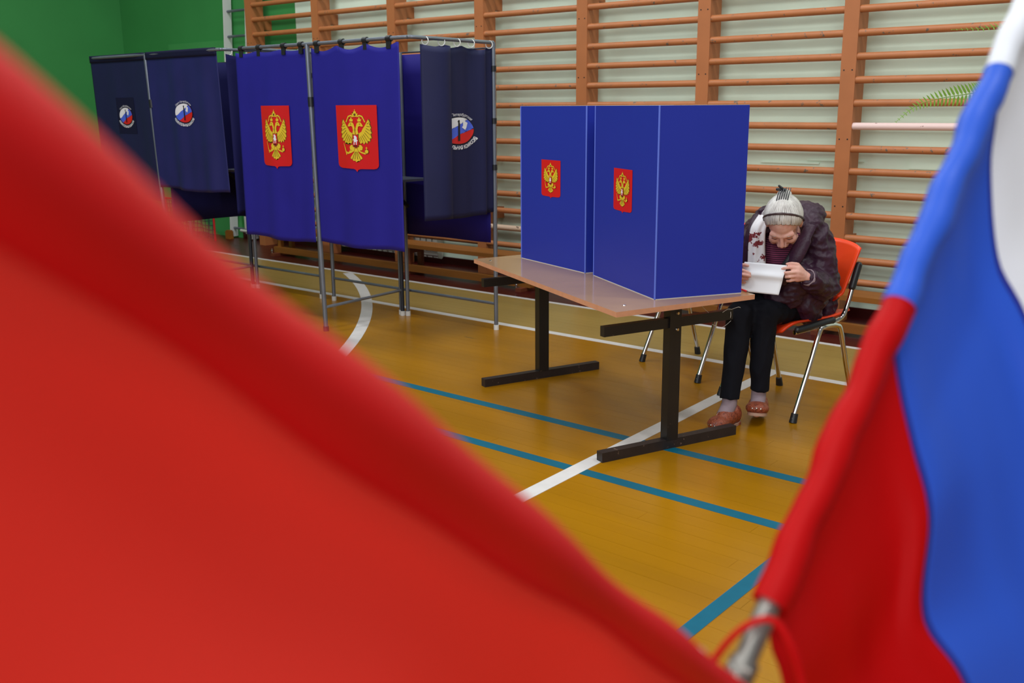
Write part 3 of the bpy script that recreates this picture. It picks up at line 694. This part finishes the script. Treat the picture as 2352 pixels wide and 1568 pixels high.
# ------------------------------------------------------------------ seated person
PO = Vector((-2.09, 4.68, 0)); PG = Vector((.24, -.97, 0)).normalized(); PR = Vector((-PG.y, PG.x, 0))
def b3(f, s, z): return PO+PG*f+PR*s+Vector((0, 0, z))
person = empty('person', PO+Vector((0, 0, 0)), 'white-haired person in plum coat bent over a paper on an orange chair', 'person')
HC = b3(.375, .004, .965)
hg = Vector((.36, -.933, 0)).normalized(); tl = math.radians(53)
HF = hg*math.cos(tl)-Vector((0, 0, 1))*math.sin(tl); HU = hg*math.sin(tl)+Vector((0, 0, 1))*math.cos(tl); HR = HF.cross(HU)
roll = math.radians(-2); HR, HU = HR*math.cos(roll)+HU*math.sin(roll), HU*math.cos(roll)-HR*math.sin(roll)
HM = Matrix((HR, HF, HU)).transposed()
def hd(x, y, z): return HC+HM @ Vector((x, y, z))
bd = MB()
def hb(x, y, z, r): bd.ball(hd(x, y, z), r, 20, 14, HM)
hb(0, -.012, .028, (.073, .094, .084)); hb(0, .028, -.035, (.059, .062, .072)); hb(0, .055, -.088, (.026, .028, .024))
bd.capsule(hd(0, .084, .008), .0085, hd(0, .106, -.028), .0130); hb(-.013, .099, -.038, (.010, .012, .009)); hb(.013, .099, -.038, (.010, .012, .009))
bd.capsule(hd(-.043, .072, .020), .013, hd(-.010, .082, .016), .011); bd.capsule(hd(.043, .072, .020), .013, hd(.010, .082, .016), .011)
for s in (-1, 1):
    hb(s*.036, .062, -.030, (.026, .026, .026)); hb(s*.031, .072, -.001, (.017, .012, .012)); hb(s*.044, .040, -.072, (.024, .03, .03))
    hb(s*.077, -.012, -.006, (.010, .021, .033)); hb(s*.074, -.006, -.030, (.009, .012, .014))
bd.capsule(hd(-.020, .084, -.058), .0075, hd(.020, .084, -.058), .0075); bd.capsule(hd(-.017, .082, -.068), .0085, hd(.017, .082, -.068), .0085)
bd.capsule(hd(0, -.02, -.05), .055, b3(.24, 0, .90), .062)                                   # neck
bd.capsule(b3(.24, 0, .89), .085, b3(.13, 0, .74), .115); bd.capsule(b3(.13, 0, .74), .115, b3(.0, 0, .575), .105)
bd.capsule(b3(.22, -.13, .875), .05, b3(.22, .13, .875), .05)
ARM = {1: [b3(.21, .145, .875), b3(.215, .180, .655), b3(.385, .128, .722)], -1: [b3(.21, -.150, .875), b3(.25, -.225, .665), b3(.43, -.205, .715)]}
for s in (1, -1):
    a, e, w_ = ARM[s]; bd.capsule(a, .046, e, .038); bd.capsule(e, .038, w_, .0255)
LEG = {1: [b3(.0, .085, .525), b3(.37, -.060, .520), b3(.37, -.070, .125)], -1: [b3(.0, -.085, .525), b3(.43, -.165, .520), b3(.505, -.178, .105)]}
for s in (1, -1):
    h_, k_, a_ = LEG[s]; bd.capsule(h_, .075, k_, .052); bd.capsule(k_, .052, a_, .032)
bd.capsule(b3(.505, -.178, .085), .030, b3(.585, -.205, .042), .026); bd.capsule(b3(.37, -.07, .10), .030, b3(.45, -.058, .066), .026)
def hand(wrist, ks, s):
    """ks: list of joint chains for the four fingers, then the thumb"""
    for ch in ks[:4]: bd.capsule(wrist, .018, ch[0], .0135, 10)
    for a, b in zip(ks[:3], ks[1:4]): bd.capsule(a[0], .0125, b[0], .0125, 10)
    rr = (.0092, .0095, .0090, .0082, .0098)
    for ch, r in zip(ks, rr):
        for i in range(len(ch)-1): bd.capsule(ch[i], r*(1-.08*i), ch[i+1], r*(1-.08*(i+1)), 10)
hand(ARM[1][2], [[b3(.425, .092, .766), b3(.446, .058, .769), b3(.450, .036, .766), b3(.446, .022, .760)],
                 [b3(.432, .094, .749), b3(.458, .058, .748), b3(.455, .040, .745), b3(.447, .034, .742)],
                 [b3(.430, .093, .731), b3(.456, .060, .728), b3(.452, .044, .725), b3(.444, .040, .724)],
                 [b3(.424, .089, .714), b3(.446, .062, .708), b3(.442, .049, .706), b3(.436, .046, .706)],
                 [b3(.405, .108, .755), b3(.424, .088, .783), b3(.432, .062, .787), b3(.436, .042, .783)]], 1)
hand(ARM[-1][2], [[b3(.470, -.172, .750), b3(.492, -.142, .748), b3(.490, -.124, .742), b3(.486, -.114, .736)],
                  [b3(.474, -.172, .733), b3(.500, -.140, .730), b3(.496, -.122, .727), b3(.490, -.112, .724)],
                  [b3(.470, -.174, .716), b3(.494, -.144, .712), b3(.490, -.130, .710), b3(.484, -.124, .710)],
                  [b3(.462, -.178, .700), b3(.482, -.152, .694), b3(.480, -.140, .692), b3(.474, -.136, .692)],
                  [b3(.446, -.190, .742), b3(.456, -.168, .768), b3(.462, -.146, .772), b3(.464, -.130, .768)]], -1)
body = blob('body', bd, SKIN, person, .0036, 5)
eye = MB()
for s in (-1, 1): eye.tube([hd(s*(.031+.016*t), .0835-.006*abs(t), -.0085-.003*(1-t*t)) for t in (-1, -.5, 0, .5, 1)], .0020, 6)
eye.build('eyelash_line', mat('lash', rgb(96, 66, 60), .6), body, smooth=True)
brow = MB()
for s in (-1, 1): brow.tube([hd(s*(.030+.020*t), .0875-.008*abs(t), .019+.003*(1-t*t)) for t in (-1, -.5, 0, .5, 1)], .0028, 6)
brow.build('eyebrow', mat('brow_hair', rgb(176, 150, 140), .7), body, smooth=True)
MB().tube([hd(.021*t, .0925-.006*t*t, -.0635+.002*t*t) for t in (-1, -.5, 0, .5, 1)], .0018, 6).build('mouth_line', mat('lip', rgb(180, 122, 112), .6), body, smooth=True)
# hair: combed back cap with strand ridges running to the bun
BUN = Vector((0, -.098, .078))
def hairpt(u, v, grow=.011):
    th = u*2*math.pi; ph = v*math.pi*.70
    ax = Vector((0, -.55, .84)).normalized(); e1_ = Vector((1, 0, 0)); e2_ = ax.cross(e1_)
    d = ax*math.cos(ph)+(e1_*math.cos(th)+e2_*math.sin(th))*math.sin(ph)
    rid = 1+.017*math.sin(th*46+math.sin(ph*5))*min(1, ph*2)+.010*math.sin(th*19+1.3)*min(1, ph*2)
    r = Vector((.073+grow, .094+grow, .084+grow)); c = Vector((0, -.012, .028))
    pt = Vector((d.x*r.x, d.y*r.y, d.z*r.z))*rid
    p_ = c+pt
    return p_
hm = MB(); NU, NV = 180, 40
def hairline(u):      # how far down the cap reaches, by angle round the bun axis
    th = u*2*math.pi; fwd = max(0, -math.sin(th)); side = abs(math.cos(th))
    return .60 if False else (.86*fwd**1.0*.78+.20*0 + .78*(1-fwd))
def hairfn(u, v):
    th = u*2*math.pi
    ax = Vector((0, -.55, .84)).normalized(); e2_ = ax.cross(Vector((1, 0, 0)))
    front = (math.sin(th)*e2_.y) ; front = max(0., front/abs(e2_.y))
    lim = .92-.27*front+.010*math.sin(th*23)+.008*math.sin(th*57+1)
    lo = v*lim
    p_ = hairpt(u, lo, .0115*(1 if v < .70 else 1-.93*((v-.70)/.30)**1.5))
    return hd(p_.x, p_.y, p_.z)
hm.grid(NU+1, NV, hairfn); hair = hm.build('hair', HAIR, person, smooth='open'); solid(hair, .004, -1)
bn = MB(); bn.capsule(hd(0, -.055, .078), .046, hd(0, -.104, .088), .020); bn.ball(hd(*BUN), (.034, .030, .026), 20, 12, HM)
for k in range(9): 
    a = k*.7; bn.tube([hd(BUN.x+.026*math.cos(a+t*1.4)*(1-.1*t), BUN.y-.012+.012*t, BUN.z+.022*math.sin(a+t*1.4)) for t in (0, .5, 1, 1.5)], .006, 6)
bn.build('bun', HAIR, hair, smooth=True)
clip = MB()
for k in range(6):
    x = -.026+k*.0095
    for sgn in (-1,):
        clip.tube(bez([hd(x-.004, BUN.y-.012, BUN.z+.040+.004*math.sin(k)), hd(x+.001, BUN.y+.026, BUN.z+.048), hd(x+.006, BUN.y+.056, BUN.z+.040), hd(x+.010, BUN.y+.064, BUN.z+.026)], 5), .0024, 6)
clip.capsule(hd(-.006, BUN.y-.006, BUN.z+.036), .007, hd(.030, BUN.y-.010, BUN.z+.034), .007, 8); clip.capsule(hd(.008, BUN.y-.01, BUN.z+.042), .006, hd(.022, BUN.y-.018, BUN.z+.050), .005, 8)
clip.build('hair_clip', BLACKP, hair, smooth=True)
band = []
for i in range(25):
    a = math.radians(-8+196*i/24); band.append(hd(math.cos(a)*.0885, -.012+.040*max(0, math.sin(a))+.0, .010+.1135*max(-.1, math.sin(a))))
MB().tube(band, .0058, 8).build('headband', BANDM, hair, smooth=True)
# trousers, socks, shoes
tr = MB()
tr.ball(b3(.02, 0, .53), (.17, .17, .10), 18, 12)
for s in (1, -1):
    h_, k_, a_ = LEG[s]; kn = k_+Vector((0, 0, .012))
    cf = a_.lerp(k_, .055 if s == -1 else .065); n_ = 8
    tr.capsule(h_, .088, kn, .066); tr.tube([kn.lerp(cf, t/n_) for t in range(n_+1)], [.066-.017*t/n_ for t in range(n_+1)], 18)
trm = blob('trousers', tr, PANTS, person, .006, 5, rough=((-.005, 16, (1, 1, .5)), (.004, 8, (1, 1, 1))))
for s in (1, -1):
    h_, k_, a_ = LEG[s]; f_ = b3(.44, -.06, .07) if s == 1 else b3(.57, -.20, .05)
    sk = MB(); sk.tube([a_.lerp(k_, .30), a_.lerp(k_, .12), a_, a_.lerp(f_, .35)+Vector((0, 0, -.012)), a_.lerp(f_, .7)+Vector((0, 0, -.012))], [.036, .036, .036, .036, .034], 16)
    sk.build('sock', SOCK, person, smooth=True)
def shoe(heel, toe, up, wid, name):
    d = (toe-heel); L = d.length; d.normalize(); sdv = d.cross(up).normalized(); upv = sdv.cross(d)
    M = Matrix((sdv, d, upv)).transposed()
    o = MB(); q = lambda x, y, z: heel+sdv*x+d*y+upv*z
    o.ball(q(0, L*.74, .034), (wid*.54, L*.30, .034), 18, 12, M); o.ball(q(0, L*.42, .046), (wid*.47, L*.36, .044), 18, 12, M); o.ball(q(0, L*.16, .050), (wid*.42, L*.19, .050), 18, 12, M)
    sh = blob(name, o, SHOE, person, .004, 3)
    n = 24; ol = []
    for i in range(n):
        a = 2*math.pi*i/n; y = L*.5-math.cos(a)*L*.53; ww = wid*(.40+.16*max(0, (y/L-.3)))*abs(math.sin(a))**.6*(1 if math.sin(a) >= 0 else -1)
        ol.append((ww, y))
    so = MB(); so.add([q(x, y, .0) for x, y in ol]+[q(x, y, .014) for x, y in ol], [tuple(range(n-1, -1, -1)), tuple(range(n, 2*n))]+[(i, (i+1) % n, n+(i+1) % n, n+i) for i in range(n)])
    so.build('sole', SOLE, sh, smooth=40)
    hl = MB(); hl.tube([q(0, L*.12, 0), q(0, L*.12, .012)], wid*.36, 14); hl.build('heel', SHOE, sh, smooth=40)
    tg = MB()
    for k in range(5):                                     # tongue ribs and toe studs
        x = (-.5+k/4)*wid*.42; tg.tube(bez([q(x, L*.50, .083-abs(x)*.25), q(x, L*.58, .071-abs(x)*.3), q(x*1.05, L*.66, .062-abs(x)*.35)], 4), .0034, 6)
    tg.build('tongue_ribs', SHOE, sh, smooth=True)
    st = MB()
    for k in range(5):
        x = (-.5+k/4)*wid*.74; st.ball(q(x, L*(1.03-.24*(abs(x)/wid*2)**2), .036-.010*abs(x)/wid), .0052, 8, 6)
    st.build('studs', CHROME, sh, smooth=True)
    return sh
shoe(b3(.448, -.148, .001), b3(.648, -.222, .001), Vector((0, 0, 1)), .088, 'shoe')
hv = (b3(.475, -.050, .060)-b3(.295, -.085, .016)); shoe(b3(.29, -.080, .012), b3(.488, -.052, .058), Vector((0, 0, 1)), .104, 'shoe')
# sweater, coat, scarf
RB_ = Matrix((PR, PG, Vector((0, 0, 1)))).transposed()
swt = MB(); swt.ball(b3(.20, -.025, .80), (.10, .140, .15), 20, 14, RB_); swt.ball(b3(.14, -.025, .68), (.11, .16, .14), 20, 14, RB_); swt.ball(b3(.255, 0, .87), (.09, .09, .07), 18, 12)
RB_ = Matrix((PR, PG, Vector((0, 0, 1)))).transposed()
sweater = blob('sweater', swt, SWEAT, person, .008, 4)
ct = MB()
def cb(f, s, z, r): ct.ball(b3(f, s, z), (r[1], r[0], r[2]), 20, 14, RB_)       # r = (forward, sideways, up)
cb(.0, 0, .60, (.175, .205, .155)); cb(.055, 0, .72, (.17, .205, .15)); cb(.11, 0, .84, (.15, .20, .13)); cb(.165, 0, .925, (.115, .165, .095))
cb(.20, .0, .965, (.085, .125, .07)); cb(.235, -.10, .93, (.07, .06, .07)); cb(.235, .105, .935, (.07, .06, .07))
ct.capsule(b3(.21, .125, .89), .082, ARM[1][1]+PR*.005, .078); ct.capsule(ARM[1][1], .079, b3(.345, .145, .700), .062); ct.capsule(b3(.345, .145, .70), .062, b3(.372, .135, .716), .046)
ct.capsule(b3(.21, -.13, .89), .082, ARM[-1][1], .076); ct.capsule(ARM[-1][1], .076, b3(.40, -.21, .705), .050)
ct.capsule(b3(.20, .11, .78), .085, b3(.17, .12, .60), .085); ct.capsule(b3(.21, -.13, .80), .07, b3(.19, -.14, .62), .08)
ct.capsule(b3(.17, .10, .585), .075, b3(.14, .115, .50), .060); ct.capsule(b3(.0, .165, .56), .06, b3(.02, .17, .46), .045)
ct.capsule(b3(.12, -.02, .60), .09, b3(.22, -.06, .585), .06)
cb(.16, -.15, .87, (.10, .085, .11)); cb(.08, -.185, .84, (.10, .075, .12)); cb(.15, -.17, .74, (.11, .075, .14)); cb(.10, -.15, .60, (.13, .085, .13)); cb(.17, .03, .985, (.095, .14, .07)); cb(.17, -.06, .975, (.09, .12, .065))
ct.capsule(b3(.285, .075, .73), .062, b3(.26, .03, .62), .078); ct.capsule(b3(.26, .03, .60), .068, b3(.30, -.03, .592), .045); ct.capsule(b3(.20, .09, .56), .070, b3(.13, .12, .475), .055)
coat = blob('coat', ct, COAT, person, .0060, 6, rough=((-.010, 14, (1, 1, 1.6)), (.008, 9, (1, 1, 1)), (-.004, 34, (1, 1, 1))))
lp = MB()   # turned-back lapel and collar
lp.tube(bez([b3(.30, .115, .945), b3(.345, .095, .885), b3(.365, .070, .815), b3(.355, .030, .745), b3(.335, -.005, .685)], 6), [.020]*6+[.026]*18+[.018], 12, sx=1.5)
lp.build('lapel', COAT, coat, smooth=True)
lp2 = MB(); lp2.tube(bez([b3(.345, .055, .84), b3(.372, .030, .785), b3(.366, .0, .735), b3(.35, -.02, .69)], 6), .014, 10); lp2.build('lapel_lining', COATIN, coat, smooth=True)
lp3 = MB(); lp3.tube(bez([b3(.235, -.145, .97), b3(.29, -.16, .90), b3(.315, -.165, .80), b3(.315, -.16, .66)], 6), .026, 12); lp3.build('lapel', COAT, coat, smooth=True)
cu_ = MB(); cu_.tube([b3(.362, .139, .712), b3(.392, .128, .722)], [.040, .036], 14, False); solid(cu_.build('cuff_fur', SOCK, coat, smooth='open'), .004)
def scarf(u, v):
    c = bez([b3(.275, -.100, .985), b3(.33, -.118, .93), b3(.352, -.118, .86), b3(.368, -.112, .78), b3(.375, -.108, .715)], 10)
    p_ = c[min(40, int(v*40))]; wd = .032+.012*v
    return p_+PR*((u-.5)*2*wd)+PG*(.012*math.sin(u*math.pi)+.004*math.sin(u*14+v*3))
solid(MB().grid(16, 41, scarf).build('scarf', SCARF, person, smooth='open'), .004)
scn = MB().tube(bez([b3(.275, -.10, .985), b3(.20, -.08, 1.0), b3(.18, .05, 1.0), b3(.25, .095, .955), b3(.28, .085, .93)], 6), .022, 10); scn.build('scarf_collar', SCARF, person, smooth=True)

# ballot paper held in both hands, folded once
def pap(u, v):
    tl_, tr_, br_, bl_ = b3(.448, -.150, .783), b3(.448, .044, .778), b3(.492, .022, .646), b3(.492, -.190, .652)
    p_ = tl_.lerp(tr_, u).lerp(bl_.lerp(br_, u), v)
    return p_+PG*(.012*math.exp(-((v-.38)/.12)**2)-.004)
pp = solid(MB().grid(14, 20, pap).build('ballot_paper', PAPER, None, smooth='open'), .0006)
tag(pp, 'white creased ballot sheet held in both hands of the seated person', 'paper')

# ------------------------------------------------------------------ flags on slanting poles in the foreground
def polyat(pts, v):
    """point at fraction v (by vertical extent) of an image-plane polyline"""
    y = pts[0][1]+(pts[-1][1]-pts[0][1])*v
    for a, b in zip(pts[:-1], pts[1:]):
        if y <= b[1]: t = (y-a[1])/max(1e-6, b[1]-a[1]); return a[0]+(b[0]-a[0])*t, y
    return pts[-1]
Q0, Q2 = at(1768, 1385, .79), at(2292, 167, 1.006); qe = (Q2-Q0)/2
def pole(t): return Q0+qe*t
fg = empty('flag', pole(-.9), 'white, blue and red striped flag hanging from a slanting pole at the right', 'flag')
MB().tube([pole(-.55), pole(3.25)], .0092, 16).build('pole', POLEM, fg, smooth=40)
hl = MB().tube([pole(-.62), pole(-.165)], .0118, 18).build('pole_socket', POLEM, fg, smooth=40)
pn_ = (CAM-pole(-.19)).normalized(); ps_ = qe.normalized().cross(pn_).normalized()
MB().capsule(pole(-.19)+pn_*.0105+ps_*.006, .0028, pole(-.19)+pn_*.0105+ps_*.001, .0028, 8).capsule(pole(-.19)+pn_*.009-ps_*.0085, .0030, pole(-.205)+pn_*.0095-ps_*.0045, .0030, 8).build('socket_stud', POLEM, hl, smooth=True)
EDGE = [[(1775, 1395), (1768, 1440), (1772, 1490), (1800, 1580), (1850, 1900)],
        [(2064, 706), (2056, 790), (2072, 900), (2100, 1020), (2138, 1180), (2124, 1412), (2222, 1570), (2330, 1900)],
        [(2300, 172), (2285, 285), (2273, 400), (2290, 600), (2350, 720), (2440, 950), (2520, 1300), (2600, 1900)],
        [(2520, -340), (2510, 0), (2540, 300), (2620, 700), (2700, 1200), (2780, 1900)]]
SMO = [[(p_.x, p_.y) for p_ in bez([(a, b, 0) for a, b in e], 6)] for e in EDGE]
DEP = [.79, .898, 1.006, 1.114]
def cloth(t, v):
    i = min(2, int(t)); f_ = t-i
    (xa, ya), (xb, yb) = polyat(SMO[i], v), polyat(SMO[i+1], v)
    da, db = DEP[i]+.05*v, DEP[i+1]+.05*v
    pa, pb = at(xa, ya, da), at(xb, yb, db)
    p_ = pa.lerp(pb, f_)
    fold = .016*math.sin(t*6.2+1.0*v+.9)+.005*math.sin(t*12+3*v+1)+.0016*math.sin(t*25-5*v)
    fold *= min(1, .15+v*2.2)
    return p_+(CAM-p_).normalized()*fold + (CAM-p_).normalized()*.0
def stripe(i, m, nm):
    o = MB().grid(30, 70, lambda u, v: cloth(i+u, v)).build(nm, m, fg, smooth='open'); solid(o, .0008); return o
for i, (m, nm) in enumerate(((FRED, 'red_stripe'), (FBLUE, 'blue_stripe'), (FWHITE, 'white_stripe'))):
    st = stripe(i, m, nm)
    n = 26; t0, t1 = (-.005 if i == 0 else i), i+1
    rr = [.0150+.0009*math.sin(k*.6+i*2)+.0005*math.sin(k*1.7) for k in range(n+1)]
    MB().tube([pole(t0+(t1-t0)*k/n)+CR*(.0015*math.sin(k*.8+i)) for k in range(n+1)], rr, 24, False).build('pole_sleeve', m, st, smooth='open')
for i in (1, 2):
    MB().grid(3, 70, lambda u, v: cloth(i+(u-.5)*.034, v)+(CAM-cloth(i, v)).normalized()*.0012).build('seam', FBLUED, fg, smooth='open')
cd_ = MB(); pc = pole(-.03)
cd_.tube(bez([pole(-.30)-CR*.030, pole(-.17)-CR*.022+CU*.004, pole(-.07)-CR*.012+(CAM-pc).normalized()*.014, pole(-.05)+CR*.008+(CAM-pc).normalized()*.020, pole(-.13)+CR*.032+(CAM-pc).normalized()*.015, pole(-.26)+CR*.056, pole(-.43)+CR*.078, pole(-.75)+CR*.100], 8), .0030, 8)
cd_.build('tie_cord', FRED, fg, smooth=True)
# left flag: its pole leans towards the camera
F0, F1 = at(1716, 1618, .72), at(-215, 182, .262)
def lp_(t): return F0+(F1-F0)*t
fl2 = empty('flag', lp_(-.1), 'blurred red flag close to the lens filling the lower left', 'flag')
MB().tube([lp_(-.14), lp_(1.35)], .008, 14).build('pole', POLEM, fl2, smooth=40)
nf = (CAM-lp_(.5)).normalized()
n = 44
def lrad(t): return .0105+.0125*t+.0016*math.sin(t*13)+.0012*math.sin(t*27+1)
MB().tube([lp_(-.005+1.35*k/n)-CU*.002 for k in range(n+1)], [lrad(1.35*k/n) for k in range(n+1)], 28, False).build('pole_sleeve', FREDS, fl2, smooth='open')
def lcloth(u, v):
    t = -.005+1.35*u; p_ = lp_(t)-CU*lrad(t)*.75
    dn = (Vector((0, 0, -1))*.96-CR*.25).normalized()
    L = .50
    p_ = p_+dn*(L*v)-CF*(.12*v)
    fold = .014*math.sin(u*9+v*6+.6)+.009*math.sin(u*19-v*4)+.020*math.sin(v*7.5-u*2.0)*math.exp(-v*2)
    return p_-CF*(fold*min(1, v*6))
solid(MB().grid(70, 50, lcloth).build('red_cloth', FREDLIT, fl2, smooth='open'), .0008)
for px, py, dp in ((1606, 1500, .672), (1664, 1556, .69)):
    pq = at(px, py, dp); MB().ball(pq, (.0062, .0035, .0042), 12, 8, Matrix((CR*.75-CU*.66, CF, CU*.75+CR*.66)).transposed()).build('eyelet', WHITEP, fl2, smooth=True)

# shared floor stand that both flag poles slot into, just below the picture
J0, J1 = pole(-.60), lp_(-.13)
fs_ = empty('flag_stand', (J0.x, J0.y, 0), 'slim grey stand under the crossing point of the two flag poles', 'stand')
MB().tube([(J0.x, J0.y, .02), (J0.x, J0.y, J0.z)], .013, 12).build('post', STEEL, fs_, smooth=40)
MB().ball(J0, .022, 14, 10).build('socket_head', STEEL, fs_, smooth=True)
MB().tube([J0, J0.lerp(J1, .5)-Vector((0, 0, .01)), J1], .010, 10).build('arm', STEEL, fs_, smooth=True)
MB().tube([(J0.x, J0.y, .001), (J0.x, J0.y, .02)], [.17, .15], 28).build('base', STEEL, fs_, smooth=40)

# ------------------------------------------------------------------ fern on a tall stand behind the striped flag
FP = Vector((-.93, 4.95, 0))
fst = empty('plant_stand', FP, 'tall dark metal plant stand behind the striped flag', 'stand')
MB().tube([FP+Vector((0, 0, .02)), FP+Vector((0, 0, 1.22))], .016, 12).build('post', BLACKM, fst, smooth=40)
MB().tube([FP+Vector((0, 0, 1.22)), FP+Vector((0, 0, 1.24))], .12, 24).build('tray', BLACKM, fst, smooth=40)
for k in range(3):
    a = k*2.094+.4; MB().tube(bez([FP+Vector((0, 0, .16)), FP+Vector((.12*math.cos(a), .12*math.sin(a), .10)), FP+Vector((.2*math.cos(a), .2*math.sin(a), .008))], 5), .009, 8).build('leg', BLACKM, fst, smooth=True)
fe = empty('potted_fern', FP+Vector((0, 0, 1.24)), 'green fern with arching fronds reaching out past the striped flag', 'plant')
MB().tube([FP+Vector((0, 0, 1.241)), FP+Vector((0, 0, 1.40)), FP+Vector((0, 0, 1.42)), FP+Vector((0, 0, 1.42))], [.075, .10, .105, .09], 24).build('pot', POT, fe, smooth=40)
def frond(pts, wid, nl, facing):
    c0_ = bez(pts, 16); acc = [0]
    for a, b in zip(c0_[:-1], c0_[1:]): acc.append(acc[-1]+(b-a).length)
    c = []; jj = 0; NN = 60
    for k in range(NN+1):
        dd_ = acc[-1]*k/NN
        while jj < len(acc)-2 and acc[jj+1] < dd_: jj += 1
        c.append(c0_[jj].lerp(c0_[jj+1], (dd_-acc[jj])/max(1e-6, acc[jj+1]-acc[jj])))
    mb = MB(); mb.tube(c, [.0035*(1-.75*i/(len(c)-1)) for i in range(len(c))], 6)
    n = len(c)-1
    for k in range(nl):
        t = .12+.88*k/(nl-1); i = min(n-1, int(t*n)); p_ = c[i].lerp(c[i+1], t*n-i); d = (c[i+1]-c[i]).normalized(); s_ = d.cross(facing).normalized()
        l_ = wid*min(1, (1-t)*2.6+.10)*min(1, .5+t*3)
        for sg in (1, -1):
            ax = (s_*sg+d*.25+facing*.12*math.sin(k*1.3)).normalized(); w_ = l_*.15+.0015
            q = [p_, p_+ax*l_*.25+d*w_*.9, p_+ax*l_*.7+d*w_*1.0, p_+ax*l_+d*w_*.9, p_+ax*l_*.75-d*w_*.15, p_+ax*l_*.25-d*w_*.7]
            mb.add(q+[v-facing*.0006 for v in q], [(0, 1, 2, 3, 4, 5), (11, 10, 9, 8, 7, 6)])
    return mb.build('frond', FERN, fe)
root_ = FP+Vector((0, 0, 1.42))
vw = (CAM-root_).normalized()
frond([root_, at(2330, 196, 4.45), at(2240, 213, 4.35), at(2150, 228, 4.3), at(2100, 246, 4.27), at(2058, 280, 4.25)], .050, 46, (vw+Vector((0, 0, .05))).normalized())
frond([root_, at(2380, 90, 4.6), at(2310, 62, 4.5), at(2250, 66, 4.45), at(2186, 68, 4.4)], .034, 34, (vw*.9+Vector((0, 0, .5))).normalized())
for k in range(9):
    a = math.radians(-60+k*27+random.uniform(-8, 8)); L = random.uniform(.30, .46); h_ = random.uniform(.18, .34)
    d = Vector((math.cos(a), math.sin(a), 0))
    if d.dot(Vector((-.5, -.85, 0))) > .5: continue
    frond([root_, root_+d*L*.4+Vector((0, 0, h_)), root_+d*L*.8+Vector((0, 0, h_*.9)), root_+d*L*1.1+Vector((0, 0, h_*.3))], .045, 30, Vector((0, 0, 1)))
